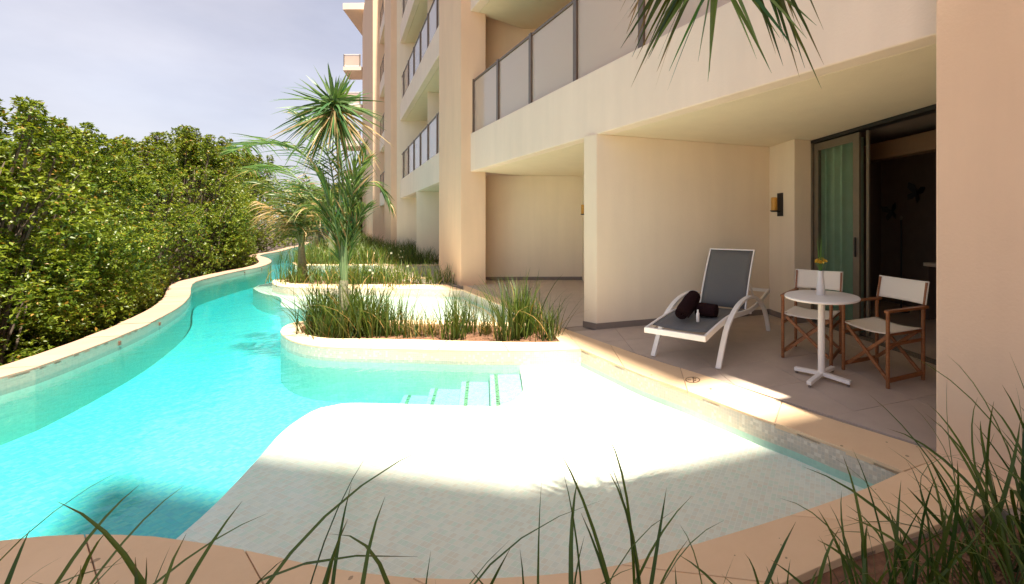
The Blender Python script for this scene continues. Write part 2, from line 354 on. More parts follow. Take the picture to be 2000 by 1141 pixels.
M['inlay'] = simple('bronze_inlay', (.16, .07, .04), .5)
# water: clear surface with ripples, body that absorbs red
mw = glassmat('pool_water', (1, 1, 1), 1.33, bump=.35, rough=.02); N = mw.node_tree.nodes; L = mw.node_tree.links
va = N.new('ShaderNodeVolumeAbsorption'); va.inputs['Color'].default_value = (.0, .92, .94, 1); va.inputs['Density'].default_value = .62; L.new(va.outputs[0], N['Material Output'].inputs['Volume'])
M['water'] = mw

# ------------------------------------------------------------------ plan lines (metres; from survey of the photograph)
WZ = -.12; SZ = -.20; DZ = -.62
def PL(lst, z=0.0): return [P(x, y, z) for x, y in lst]
V = Vector
left_in = [V((-4.6, -3, 0)), V((-5.3, .2, 0)), V((-5.75, 2.2, 0))] + PL([(0, 737), (100, 707), (200, 670), (273, 640), (319, 617), (355, 595), (371, 577), (373, 562), (382, 550), (424, 538.5), (466, 529), (498, 523), (523, 516), (530, 509.5), (521, 503.5), (507, 499.5), (519, 495.5), (550, 490), (578, 482), (592, 480), (606, 473)])
right_in = PL([(1135, 681), (1200, 709), (1250, 730), (1330, 758), (1410, 788), (1490, 818), (1550, 838), (1625, 867), (1700, 894), (1765, 920)])
right_out = PL([(1098, 640), (1180, 669), (1270, 700), (1345, 723), (1420, 747), (1522, 783), (1614, 815), (1715, 846), (1800, 872), (1850, 889)])
near_in = PL([(1765, 920), (1700, 950), (1600, 987), (1500, 1020), (1400, 1050), (1300, 1080), (1200, 1105), (1100, 1120), (1000, 1127), (900, 1131), (800, 1127), (700, 1117), (600, 1100), (500, 1077), (400, 1060), (300, 1047), (200, 1042), (100, 1045), (0, 1055)]) + [V((-3.3, 1.66, 0)), V((-3.9, 1.25, 0)), V((-4.0, .4, 0)), V((-3.7, -1.5, 0)), V((-3.5, -3, 0))]
near_out = PL([(2030, 990)]) + [V((1.52, 1.986, 0)), V((1.10, 1.83, 0)), V((.69, 1.69, 0)), V((.25, 1.50, 0)), V((-.15, 1.36, 0)), V((-.55, 1.28, 0)), V((-1.0, 1.27, 0)), V((-1.5, 1.34, 0)), V((-2.0, 1.42, 0)), V((-2.5, 1.46, 0)), V((-3.0, 1.38, 0)), V((-3.4, 1.15, 0)), V((-3.6, .4, 0)), V((-3.3, -1.5, 0)), V((-3.1, -3, 0))]
near_out[0] = V((1.95, 2.02, 0))
pl1_out = PL([(1135, 681), (1047, 684), (913, 684.5), (813, 682), (713, 680), (640, 677.5), (595, 672), (565, 663), (550, 652), (549, 644), (560, 634), (585, 627), (625, 624), (700, 624), (800, 625), (900, 627), (1000, 630), (1085, 634)])
pl1_in = PL([(1094, 667), (1047, 668), (913, 666), (813, 663), (713, 661.5), (650, 661), (613, 657), (592, 649), (586, 641), (592, 635.5), (612, 631), (650, 630), (700, 630.5), (800, 632), (900, 634), (1000, 637), (1070, 640)])
pl2_out = PL([(905, 566), (800, 563.5), (700, 562.5), (620, 562), (570, 561), (540, 557), (531, 551), (538, 546), (560, 542.5), (600, 540.5), (700, 540), (850, 541)])
pl2_in = PL([(873, 556), (800, 555.5), (700, 555), (620, 554.5), (580, 554), (560, 551.5), (556, 549), (563, 546), (590, 544), (640, 543.3), (700, 543), (835, 544)])
mid_in = PL([(905, 566), (960, 588), (1010, 607), (1060, 626), (1085, 634)])          # coping of the second pool's patio side
mid_out = PL([(905, 556), (960, 577), (1010, 597), (1060, 620), (1098, 640)])

# ------------------------------------------------------------------ ground, pool shell
g = poly_sheet('ground', [(-400, -200), (400, -200), (400, 900), (-400, 900)], -1.0, M['mud']); tag(g, kind='structure', label='dark muddy ground under the mangroves')
lw = catmull(left_in, .15)
ln_out = offset(lw, .32)
if (ln_out[5] - lw[5]).x > 0: ln_out = offset(lw, -.32)
lmid = [a.lerp(b, .5) for a, b in zip(lw, ln_out)]
FACE0 = V((1.62, 2.50, 0)); FD = V((-.689, .725, 0)).normalized(); FN = V((-FD.y, FD.x, 0)); FN = -FN if FN.x > 0 else FN   # along facade, towards pool
# outer boundary of the water body: inside the left wall, under the copings, under the patio
water_poly = [p for p in lmid] + [V((-27, 34.8, 0)), V((-15.8, 20.4, 0)), V((-6.8, 10.1, 0)), V((-4.8, 9.1, 0)), V((-1.4, 5.3, 0)), V((1.3, 2.7, 0)), V((1.6, 2.2, 0))]
ni = catmull(near_in, .15); water_poly += [V((1.35, 2.0, 0))] + offset(ni, .08)[3:] if (offset(ni, .08)[20] - ni[20]).y < 0 else [V((1.35, 2.0, 0))] + offset(ni, -.08)[3:]
def dedupe(poly):
    out = []
    for p in poly:
        if not out or (V(p) - V(out[-1])).length > .02: out.append(p)
    return out
water_poly = dedupe(water_poly)
pf = poly_sheet('pool_floor', water_poly, DZ, M['floor_deep']); tag(pf, 'turquoise mosaic floor of the winding pool', kind='structure')
def solid(name, poly, z0, z1, mat, parent=None):
    bm = bmesh.new(); vs = [bm.verts.new((p[0], p[1], z1)) for p in poly]; f = bm.faces.new(vs)
    r = bmesh.ops.extrude_face_region(bm, geom=[f]); 
    for v in [x for x in r['geom'] if isinstance(x, bmesh.types.BMVert)]: v.co.z = z0
    bmesh.ops.triangulate(bm, faces=bm.faces[:]); bmesh.ops.recalc_face_normals(bm, faces=bm.faces)
    me = bpy.data.meshes.new(name); bm.to_mesh(me); bm.free(); return link(name, me, parent, mat)
wt = solid('pool_water', water_poly, DZ - .05, WZ, M['water']); tag(wt, 'clear turquoise water filling the winding pool', kind='structure')

def coping(name, inner, outer, mat, seg, parent, z0=-.035, z1=0, jit=.0015):
    n = max(1, int(round(length(inner) / seg))); sub = 5
    A = resample(inner, n * sub); B = resample(outer, n * sub); c = 0
    for k in range(n):
        ia = A[k * sub:(k + 1) * sub + 1]; ib = B[k * sub:(k + 1) * sub + 1]
        g = .0035
        def trim(q):
            q = [p.copy() for p in q]; L0 = (q[1] - q[0]).length; L1 = (q[-1] - q[-2]).length
            q[0] = q[0] + (q[1] - q[0]) * min(.4, g / max(L0, 1e-4)); q[-1] = q[-1] + (q[-2] - q[-1]) * min(.4, g / max(L1, 1e-4)); return q
        ia = trim(ia); ib = trim(ib); m = MB(); dz = random.uniform(-jit, jit)
        top = [(p.x, p.y, z1 + dz) for p in ia] + [(p.x, p.y, z1 + dz) for p in reversed(ib)]
        nn = len(top); vs = top + [(a, b, z0) for a, b, _ in top]
        h = sub + 1
        fs = [(i, i + 1, nn - 2 - i, nn - 1 - i) for i in range(h - 1)] + [(i, (i + 1) % nn, nn + (i + 1) % nn, nn + i) for i in range(nn)]
        m.add(vs, fs); bmv = .004
        o = m.build('coping_stone', mat, parent)
        md = o.data
        bm = bmesh.new(); bm.from_mesh(md)
        es = [e for e in bm.edges if abs(e.verts[0].co.z - (z1 + dz)) < 1e-5 and abs(e.verts[1].co.z - (z1 + dz)) < 1e-5 and len(e.link_faces) == 2 and e.calc_face_angle(0) > .8]
        bmesh.ops.bevel(bm, geom=es, offset=bmv, segments=2, profile=.6, affect='EDGES'); bm.to_mesh(md); bm.free()
def mortar(name, inner, outer, z, mat, parent=None):
    A = resample(inner, 80); B = resample(outer, 80)
    m = MB(); m.add([(p.x, p.y, z) for p in A] + [(p.x, p.y, z) for p in B], [(i, i + 1, 81 + i + 1, 81 + i) for i in range(80)]); return m.build(name, mat, parent)

# left boundary wall of the pool
lwall = empty('pool_wall', (0, 0, 0), label='long curved pool wall with pale coping in front of the mangroves', cat='pool wall')
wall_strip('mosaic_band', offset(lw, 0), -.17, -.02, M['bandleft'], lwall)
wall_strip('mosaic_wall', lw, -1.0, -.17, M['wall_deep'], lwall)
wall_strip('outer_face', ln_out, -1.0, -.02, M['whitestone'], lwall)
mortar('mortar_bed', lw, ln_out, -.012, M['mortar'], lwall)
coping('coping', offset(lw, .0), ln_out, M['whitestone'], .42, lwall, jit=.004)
for px, py in ((328, 631), (232, 668), (497, 531), (532, 524)):
    q = P(px, py, -.08)
    k = min(range(len(lw)), key=lambda i: (lw[i].xy - q.xy).length); a = lw[k]; t = (lw[k + 1] - lw[k - 1]).normalized()
    m = MB(); m.box((a.x, a.y, -.085), (.03, .03, .05), Matrix.Rotation(math.atan2(t.y, t.x), 3, 'Z')); m.build('skimmer_jet', M['inlay'], lwall, bevel=.004)

# right and near pool edge
ri = catmull(right_in, .15); ro = catmull(right_out, .15); no = catmull(near_out, .15)
edge = empty('pool_edge', (0, 0, 0), kind='structure', label='pink coral stone coping along the patio and the near bed')
ledge_pts = ri + ni[1:]
wall_strip('mosaic_band', ledge_pts, -.15, -.02, M['band'], edge)
wall_strip('mosaic_wall', ledge_pts, -.9, -.15, M['wall_deep'], edge)
mortar('mortar_bed', ri, ro, -.012, M['mortar'], edge); mortar('mortar_bed', ni, no, -.014, M['mortar'], edge)
ro2 = ro[:]; coping('c', ri, ro2, M['coping'], .78, edge); coping('c', ni, no, M['coping'], .85, edge)
wall_strip('bed_edge', no, -.4, -.02, M['mortar'], edge)
solid('corner_stone', [ri[-1] + V((.01, .0, 0)), ro[-1], V((1.70, 2.24, 0)), V((1.95, 2.10, 0)), no[0]], -.035, -.003, M['coping'], edge)
# steps into the deep part
steps = empty('pool_steps', (0, 0, 0), kind='structure', label='four white underwater steps with dark nosing strips')
SV = V((.40, -.83, 0)).normalized()
for (x, y, z, Ln) in ((965, 727, -.265, 1.15), (911, 742, -.345, 1.1), (850, 758, -.43, 1.05), (797, 773, -.515, 1.0)):
    a = P(x, y, z); a -= SV * .10; sw = V((-SV.y, SV.x, 0)); sw = sw if sw.x > 0 else -sw
    q = [a - sw * .05, a + sw * .42, a + sw * .42 + SV * Ln, a - sw * .05 + SV * Ln]
    m = MB(); m.prism(q, DZ - .02, z); m.build('tread', M['step'], steps, bevel=.012)
    m = MB(); q = [a, a + sw * .032, a + sw * .032 + SV * Ln, a + SV * Ln]; m.prism(q, z - .01, z + .003); m.build('nosing_strip', M['darktile'], steps)
# shallow shelf
sh = PL([(330, 1068), (345, 1052), (420, 985), (500, 900), (550, 845), (590, 815), (625, 797), (670, 788), (750, 788), (900, 793), (975, 793), (1006, 782), (1020, 768), (1021, 750), (1014, 710)], SZ)
shc = catmull(sh, .08) + [V((-1.75, 4.75, 0)), V((-1.0, 4.75, 0)), V((.3, 3.42, 0)), V((1.4, 2.4, 0)), V((1.2, 1.95, 0)), V((.5, 1.75, 0)), V((-.3, 1.42, 0)), V((-1.0, 1.35, 0)), V((-1.9, 1.5, 0))]
sf = solid('pool_shelf', shc, DZ - .02, SZ, M['shelf']); tag(sf, 'white mosaic shallow shelf of the nearest pool bay', kind='structure')
sh2 = PL([(494, 563), (505, 570), (519, 574.6), (542, 579), (550, 586), (548, 594.6), (559, 601), (603, 606), (680, 612), (760, 620), (800, 632)], SZ)
shc2 = catmull(sh2, .1) + [V((-3.6, 5.6, 0)), V((-1.4, 5.5, 0)), V((-4.6, 8.95, 0)), V((-6.5, 9.2, 0))] + PL([(560, 556), (530, 552), (505, 557)], SZ)
s2 = solid('pool_shelf', dedupe(shc2), DZ - .02, SZ, M['shelf']); tag(s2, 'white shallow shelf between the first and second planters', kind='structure')
for nm, a, b, c, d in (('third', 604, 519, 800, 508), ('fourth', 596, 499, 740, 491)):
    q = [P(a, b, SZ), P(c, b, SZ), P(c, d, SZ), P(a, d, SZ)]
    s3 = solid('pool_shelf', q, DZ - .02, SZ, M['shelf']); tag(s3, 'white shallow shelf before the %s planter' % nm, kind='structure')
# drains
dr = empty('pool_drain', P(1188, 917, SZ), label='round white drain cover in the shallow shelf', cat='drain')
MB().lathe([(.045, 0), (.045, .004), (.04, .006)], n=24).build('drain_cover', M['white'], dr)
MB().lathe([(.058, 0), (.058, .003)], n=24).build('drain_ring', M['shelf'], dr)
dh = MB().lathe([(.010, 0), (.010, .002)], c=(0, 0, 0), n=12).build('deck_hole', M['inlay']); dh.location = P(1388, 760, 0) + V((0, 0, .001)); tag(dh, 'small dark hole cap in the sunlit pink coping', 'drain')
# no-diving mark
sg = empty('depth_marker', P(1353, 742, .002), 0, 'brown round no-diving emblem inlaid in the pink coping', 'marker')
def ring(r0, r1, z=.0016, n=32):
    m = MB(); vs = [(r * math.cos(2 * math.pi * k / n), r * math.sin(2 * math.pi * k / n), z) for r in (r0, r1) for k in range(n)]
    m.add(vs, [(k, (k + 1) % n, n + (k + 1) % n, n + k) for k in range(n)]); return m
ring(.058, .066).build('emblem_ring', M['inlay'], sg)
MB().box((.005, 0, .0012), (.009, .118, .001)).build('emblem_bar', M['inlay'], sg)
MB().bar((-.045, 0, .0012), (-.012, .0, .0012), .012, .001).build('diver_figure', M['inlay'], sg)
MB().bar((.015, -.018, .0012), (.030, -.006, .0012), .012, .001).bar((.014, .034, .0012), (.03, .022, .0012), .009, .001).build('diver_figure', M['inlay'], sg)

# ------------------------------------------------------------------ planters
def planter(outer, inner, label, seg, soilz=-.03, closed_end=None):
    o = catmull(outer, .12); i = catmull(inner, .12)
    r = empty('planter', (0, 0, 0), label=label, cat='planter')
    wall_strip('mosaic_band', o, -.16, -.02, M['band'], r); wall_strip('mosaic_wall', o, -.9, -.16, M['wall_deep'], r)
    wall_strip('inner_kerb', i, -.3, -.02, M['mortar'], r)
    mortar('mortar_bed', o, i, -.012, M['mortar'], r)
    coping('c', o, i, M['coping'], seg, r)
    sp = [a.lerp(b, .35) for a, b in zip(resample(i, 60), resample(o, 60))]
    s = solid('soil', sp, -.8, soilz, M['soil'], r)
    return r, sp
p1, sp1 = planter(pl1_out, pl1_in, 'nearest long kidney-ended planter with pink coping between the two pool bays', .8)
p2, sp2 = planter(pl2_out, pl2_in, 'second planter with pink coping and dark soil beyond the nearest one', 1.0)
mi = catmull(mid_in, .15); mo = catmull(mid_out, .15)
edge2 = empty('pool_edge', (0, 0, 0), kind='structure', label='pink coping beside the far patio')
wall_strip('mosaic_band', mi, -.16, -.02, M['band'], edge2); wall_strip('mosaic_wall', mi, -.8, -.16, M['wall_deep'], edge2)
mortar('mortar_bed', mi, mo, -.012, M['mortar'], edge2); coping('c', mi, mo, M['coping'], .8, edge2)
solid('corner_stone', PL([(1135, 681), (1098, 640), (1085, 634), (1070, 640), (1094, 667)]), -.06, -.004, M['coping'], edge2)
def far_planter(x0, y0, x1, y1, xr, label):
    out = PL([(xr, y0), (x0 + 30, y0), (x0 + 8, y0 - .6), (x0, (y0 + y1) / 2), (x0 + 8, y1 + .6), (x0 + 30, y1), (xr, y1)])
    inn = [p.copy() for p in out]; c = sum(out, V((0, 0, 0))) / len(out)
    inn = [V((p.x + (.35 if k in (2, 3, 4) else 0), p.y + (.3 if k < 3 else (-.3 if k > 3 else 0)), 0)) for k, p in enumerate(out)]
    return planter(out, inn, label, 1.4)
p3, sp3 = far_planter(572, 518, 572, 508, 850, 'third planter, thickly grown, with thin pink coping line')
p4, sp4 = far_planter(596, 498, 596, 491, 815, 'fourth and smallest visible planter near the far bend')
# far ground strip under the building foot
fs_ = solid('patio_floor', [V((-1.2, 5.2, 0)), V((-1.55, 5.48, 0)), V((-4.55, 8.90, 0)), V((-6.95, 10.0, 0)), V((-15.95, 20.3, 0)), V((-27.2, 34.6, 0)), V((-20, 40, 0)), V((6, 14, 0)), V((4, 6, 0))], -.8, -.018, M['grout']); tag(fs_, 'far patio floor under the balconies', kind='structure')

# ------------------------------------------------------------------ patio tiles
pt = solid('patio_floor', [V((1.9, 1.2, 0)), V((1.35, 2.62, 0)), V((-1.5, 5.3, 0)), V((-1.4, 5.55, 0)), V((-.8, 5.7, 0)), V((4, 6, 0)), V((6, 3, 0)), V((5, 0, 0))], -.8, -.017, M['grout']); tag(pt, 'taupe tiled patio floor outside the open room', kind='structure')
PD = V((.94, .345, 0)).normalized(); QD = V((.386, -.925, 0)).normalized(); QD = V((PD.y, -PD.x, 0))
def tiles(parent, origin, nu, nv, size, limits, z):
    for i in range(nu[0], nu[1]):
        for j in range(nv[0], nv[1]):
            a = origin + PD * (i * size) + QD * (j * size); g = .0016
            q = [a + PD * g + QD * g, a + PD * (size - g) + QD * g, a + PD * (size - g) + QD * (size - g), a + PD * g + QD * (size - g)]
            for p, n in limits:
                q = clip_half(q, p, n)
                if len(q) < 3: break
            if len(q) < 3: continue
            ar = abs(sum(q[k].x * q[(k + 1) % len(q)].y - q[(k + 1) % len(q)].x * q[k].y for k in range(len(q)))) / 2
            if ar < .02: continue
            MB().prism(q, z - .012, z + random.uniform(-.0006, .0006)).build('floor_tile', M['tile'], parent, bevel=.0015)
IN = -FN
tiles(pt, V((1.4, 6.24, 0)), (-6, 5), (-1, 10), .60, [(V((-1.5, 5.32, 0)), V((.70, .714, 0))), (V((1.42, 2.66, 0)), V((.67, .742, 0))), (V((1.4, 6.24, 0)), QD), (V((1.9, 5.83, 0)) , -PD * 1 + QD * 0) if False else (V((3.0, 5.0, 0)), V((-1, 0, 0)))], -.005)
tiles(fs_, V((-4.8, 10.0, 0)), (-2, 8), (-1, 9), .60, [(V((-1.62, 5.40, 0)), V((.752, .659, 0))), (V((-4.5, 10.0, 0)), V((0, -1, 0))), (V((-1.3, 5.5, 0)), -QD)], -.006)

# ------------------------------------------------------------------ building
B = empty('hotel_building', (0, 0, 0), label='long beige hotel block with columns and glazed balconies', cat='building')
LV = [2.57, 6.2, 9.85, 13.5, 17.1]; TOP = 20.6
def bp(name, mat, poly, z0, z1, parent=B, bevel=.012): return MB().prism(poly, z0, z1).build(name, mat, parent, bevel=bevel)
def thick(a, b, w, side):   # quad from a to b thickened to side
    return [a, b, b + side * w, a + side * w]
bays = [(V((1.64, 2.48, 0)), V((-4.72, 9.17, 0))), (V((-6.15, 10.72, 0)), V((-13.62, 19.65, 0))), (V((-15.2, 21.4, 0)), V((-20.1, 27.2, 0)))]
for bi, (a, b) in enumerate(bays):
    d = (b - a).normalized(); n = V((d.y, -d.x, 0)); n = n if n.x > 0 else -n      # n points into the building
    for li, z in enumerate(LV):
        bp('balcony_parapet', M['fascia'], thick(a, b, .16, n), z, z + .86)
        a2 = a - d * 3.2 if bi == 0 else a
        bp('balcony_slab', M['ceil'], thick(a2 + n * .162, b + n * .162, 5.2, n), z + .004, z + .30)
        if li == len(LV) - 1: continue
    bp('roof_slab', M['fascia'], thick(a - n * 0.0, b - n * 0.0, 6, n), TOP, TOP + .5)
# railings
def railing(a, b, z, n_post, parent, first=True):
    d = (b - a).normalized(); n = V((d.y, -d.x, 0)); n = n if n.x > 0 else -n
    rl = empty('balcony_railing', (0, 0, 0), parent=parent)
    a = a + n * .07; b = b + n * .07; Lr = (b - a).length; s = Lr / n_post; z0 = z + .86; z1 = z0 + 1.2
    MB().bar(V((a.x, a.y, z1)), V((b.x, b.y, z1)), .045, .04).build('top_rail', M['rail'], rl, bevel=.005)
    for k in range(n_post + 1):
        p = a + d * (s * k); MB().box((p.x, p.y, (z0 + z1 + .03) / 2 - .01), (.095, .07, z1 - z0 + .05), Matrix.Rotation(math.atan2(d.y, d.x), 3, 'Z')).build('railing_post', M['rail'], rl, bevel=.004)
    for k in range(n_post):
        p = a + d * (s * k + .055); q = a + d * (s * (k + 1) - .055)
        MB().bar(V((p.x, p.y, (z0 + z1) / 2)), V((q.x, q.y, (z0 + z1) / 2)), .012, z1 - z0 - .06).build('glass_panel', M['frost'], rl)
for bi, (a, b) in enumerate(bays):
    for li in range(0, 4):
        railing(b - (b - a).normalized() * .04, a, LV[li], (6, 7, 4)[bi], B)
# columns
def col(name, poly, mat='pink', z0=-.02, z1=TOP): return bp(name, M[mat], poly, z0, z1)
col('column', [V((-4.88, 9.07, 0)), V((-4.42, 9.28, 0)), V((-5.6, 11.0, 0)), V((-6.25, 10.56, 0))])
col('column', [V((-13.72, 19.3, 0)), V((-13.1, 19.5, 0)), V((-14.4, 21.6, 0)), V((-15.3, 21.05, 0))])
col('column', [V((-20.4, 27.0, 0)), V((-19.7, 27.3, 0)), V((-26, 38.6, 0)), V((-29.6, 37.9, 0))])
# end wing with side balconies, and roof eave
bp('end_wall', M['fascia'], [V((-30.0, 38.4, 0)), V((-24, 38.6, 0)), V((-24, 48, 0)), V((-34.0, 48, 0))], -.02, TOP)
for z in (5.3, 9.0, 12.6, 16.15):
    bp('side_balcony', M['fascia'], [V((-31.5, 38.0, 0)), V((-29.75, 38.0, 0)), V((-30.6, 40.5, 0)), V((-33.0, 40.5, 0))], z - .35, z)
    rl = empty('side_railing', (0, 0, 0), parent=B)
    MB().bar(V((-31.45, 38.05, z + .6)), V((-29.9, 38.05, z + .6)), .015, .95).build('glass_panel', M['frost'], rl)
    MB().bar(V((-31.45, 38.05, z + 1.15)), V((-29.9, 38.05, z + 1.15)), .06, .06).bar(V((-31.45, 38.05, z + .1)), V((-29.9, 38.05, z + .1)), .05, .05).build('top_rail', M['white'], rl)
    for xx in (-31.45, -29.95): MB().box((xx, 38.05, z + .58), (.06, .06, 1.16)).build('railing_post', M['rail'], rl)
bp('roof_eave', M['fascia'], [V((-31.2, 37.6, 0)), V((-22, 37.4, 0)), V((-22, 44, 0)), V((-34.0, 44, 0))], 21.3, 21.9)
# unseen eave added over bay one to shade the coping, leaving a sun patch
ge = V((0.0, 3.42, 0)); sh20 = V((SH.x, SH.y, 0)) * TOP
e0 = ge + sh20; e1 = e0 + FD * 32
bp('roof_eave', M['fascia'], [e0, e1, e1 - FN * 4, e0 + PD * 4.6], TOP - .01, TOP + .45)
# unseen canopy added behind the viewer, its outline set by the near shadow
vv = [V((-4.53, 3.11, 0)), V((-.65, 2.42, 0)), V((1.25, 3.14, 0)), V((4.0, 4.15, 0)), V((14, -6, 0)), V((7, -13, 0)), V((4.4, -6.8, 0))]
W2 = empty('shade_canopy', (0, 0, 0), label='added unseen canopy on tall columns behind the viewer, shading the near pool', cat='building')
bp('canopy', M['fascia'], [p + sh20 for p in vv], TOP - .9, TOP + .02, W2)
for cx_, cy_ in ((5.2, -3.2), (8.5, -8.0), (9.6, -4.6)): bp('column', M['pink'], [V((cx_, cy_, 0)), V((cx_ + .7, cy_ - .2, 0)), V((cx_ + .9, cy_ + .5, 0)), V((cx_ + .2, cy_ + .7, 0))], -1.0, TOP - .88, W2)  # these columns only carry the added canopy
rt = poly_sheet('bounce_floor', [(-2.9, -3.6), (12, -3.6), (12, -30), (-2.9, -30)], -.05, M['coping']); tag(rt, 'added unseen pale floor behind the near bed, bouncing light forward', kind='structure')  # pale sheet added out of view to bounce sunlight into the shaded side
# near wall at right: pool-facing face
nw0 = V((1.515, 2.385, 0)); nwd = V((.76, -.65, 0)).normalized(); nwi = V((.94, .345, 0)).normalized()
bp('end_wall', M['pink'], [nw0, nw0 + nwd * 2.3, nw0 + nwd * 2.3 + nwi * 1.3, nw0 + nwi * 1.7], -.03, 3.43)
ni_ = IN * .2; bp('end_wall', M['pink'], [nw0 + ni_, nw0 + nwd * 2.3 + ni_, nw0 + nwd * 2.3 + nwi * 1.3, nw0 + nwi * 1.7], 3.43, TOP - .02)
# infill above the fascia between end wall and added canopy is open balcony; partitions
def partition(p0, Lw, wdt, z0, z1, skirt=True, mat='cream', sv=None):
    sd_ = sv if sv is not None else -QD * wdt                     # thickness away from the camera
    bp('partition_wall', M[mat], [p0, p0 + PD * Lw, p0 + PD * Lw + sd_, p0 + sd_], z0, z1)
    if skirt:
        k = QD * .012; e = -PD * .012
        bp('skirting', M['skirt'], [p0 + k + e, p0 + PD * Lw + k, p0 + PD * Lw, p0 + V((0, 0, 0)), p0 + sd_, p0 + sd_ + e], -.004, .075, bevel=0)
    return
pA = P(1165, 643)
sA = P(1140, 638) - pA; partition(pA, 2.65, .24, -.004, LV[0] + .006, sv=sA)
for z in (LV[0], LV[1], LV[2]): partition(pA + PD * .5, 2.6, .24, z + .3, z + 3.64, False)
pB = P(813, 512); partition(pB, 3.6, .3, -.01, LV[0] + .006)
for z in (LV[0], LV[1], LV[2], LV[3]): partition(pB + PD * .35, 3.4, .3, z + .3, z + 3.64, False)
# near room: pilaster, door wall
c0 = V((1.405, 6.24, 0)); c1 = c0 + QD * .62; c2 = c1 + PD * .26; D0 = c2
bp('pilaster', M['cream'], [c0 - PD * .0 - QD * .05, c1, c2, c2 + PD * .1, c0 + PD * .4 - QD * .05], -.004, LV[0] + .006)
bp('skirting', M['skirt'], [c0 - PD * .012, c1 - PD * .012 + QD * .012, c2 + QD * .012, c2 , c1, c0], -.004, .075, bevel=0)
def dp(t, off=0, z=0): q = D0 + QD * t + PD * off; return V((q.x, q.y, z))
dr_ = empty('sliding_door', (0, 0, 0), parent=B)
def dbar(t0, t1, z0, z1, th, off, name, mat, bev=.003):
    q = [dp(t0, off), dp(t1, off), dp(t1, off + th), dp(t0, off + th)]; return MB().prism(q, z0, z1).build(name, mat, dr_, bevel=bev)
CE = LV[0]
dbar(.0, .035, 0, CE - .04, .14, .02, 'door_jamb', M['alu'])
dbar(0, 3.3, CE - .045, CE, .14, .02, 'head_track', M['black'])
for k in range(3): dbar(.03, 3.3, -.003, .014, .018, .02 + k * .05, 'floor_track', M['alu'])
fr = MB()
for t0, t1, z0, z1 in ((.05, .13, .03, CE - .06), (.78, .88, .03, CE - .06), (.131, .779, .03, .12), (.131, .779, CE - .16, CE - .06)):
    fr.prism([dp(t0, .04), dp(t1, .04), dp(t1, .075), dp(t0, .075)], z0, z1)
fr.build('door_frame', M['alu'], dr_, bevel=.003)
dbar(.131, .779, .121, CE - .161, .008, .055, 'door_glass', M['glass'], 0)
dbar(.815, .84, .98, 1.22, .02, .018, 'door_handle', M['black'], .004)
dbar(.93, .97, .03, CE - .05, .03, .10, 'rear_stile', M['alu'])
cm = MB(); n = 60; cp = []
for k in range(n + 1):
    t = .05 + .76 * k / n; cp.append(dp(t, .16 + .03 * math.sin(k * 1.1) + .01 * math.sin(k * 2.7)))
for p in cp: cm.v += [(p.x, p.y, .03), (p.x, p.y, CE - .1)]
for k in range(n): cm.f.append((2 * k, 2 * k + 2, 2 * k + 3, 2 * k + 1))
cu = link('curtain', cm.mesh('curtain', M['curtain'], smooth=True)); tag(cu, 'green-grey curtain hanging behind the closed glass door panel', 'curtain')
# interior
IT = B
DR = 2.3
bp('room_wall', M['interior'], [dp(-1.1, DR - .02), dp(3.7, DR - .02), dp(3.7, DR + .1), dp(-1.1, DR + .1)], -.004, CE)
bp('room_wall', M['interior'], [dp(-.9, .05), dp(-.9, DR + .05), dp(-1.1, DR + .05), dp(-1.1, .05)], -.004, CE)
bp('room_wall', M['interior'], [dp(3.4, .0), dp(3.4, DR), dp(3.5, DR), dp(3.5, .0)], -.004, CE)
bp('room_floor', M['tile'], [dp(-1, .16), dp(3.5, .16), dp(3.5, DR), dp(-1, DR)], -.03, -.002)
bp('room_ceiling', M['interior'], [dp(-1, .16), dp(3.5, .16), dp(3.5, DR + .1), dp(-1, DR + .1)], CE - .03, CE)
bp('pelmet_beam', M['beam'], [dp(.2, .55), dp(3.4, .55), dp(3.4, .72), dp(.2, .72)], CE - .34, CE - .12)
def butterfly(px, py, size, rot, label):
    r_ = (px - CX) / F; base = D0 + PD * (DR - .02); t = (base.y * r_ - base.x) / (QD.x - QD.y * r_); q = base + QD * t
    z = CH + (HY - py) * q.y / F
    o = empty('butterfly_ornament', (q.x, q.y, z), math.atan2(QD.y, QD.x), label, 'wall ornament')
    for sgn in (-1, 1):
        pts = [(0, .15), (.35, .75), (.95, .9), (.9, .3), (.35, .0), (.7, -.35), (.55, -.85), (.2, -.6), (0, -.2)]
        vs = []; c, s_ = math.cos(rot), math.sin(rot)
        for x, y in pts:
            x *= sgn; vs.append(((x * c - y * s_) * size, -.06 * abs(x) * 1.0, (x * s_ + y * c) * size))
        k = len(vs); vs += [(a, b - .006, e) for a, b, e in vs]
        MB().add(vs, [tuple(range(k)), tuple(range(2 * k - 1, k - 1, -1))] + [(i, (i + 1) % k, k + (i + 1) % k, k + i) for i in range(k)]).build('wing', M['black'], o)
    MB().tube([(0, -.012, -size * .4), (0, -.015, size * .3)], .012, 6).build('body', M['black'], o)
butterfly(1742, 415, .16, .2, 'lower left dark butterfly ornament on the dim room wall')
butterfly(1790, 378, .17, -.35, 'upper right dark butterfly ornament on the dim room wall')
ct = empty('console_table', dp(1.0, DR - .45), math.atan2(QD.y, QD.x), 'pale console counter in the dark room', 'console')
MB().box((0, 0, .80), (1.1, .4, .05)).build('counter_top', M['cream'], ct, bevel=.004); MB().box((-.5, 0, .39), (.06, .38, .77)).build('side_panel', M['interior'], ct); MB().box((.5, 0, .39), (.06, .38, .77)).build('side_panel', M['interior'], ct)
fl = empty('floor_lamp', dp(-.05, DR - .5), 0, 'thin black floor lamp standing in the dark room', 'lamp')
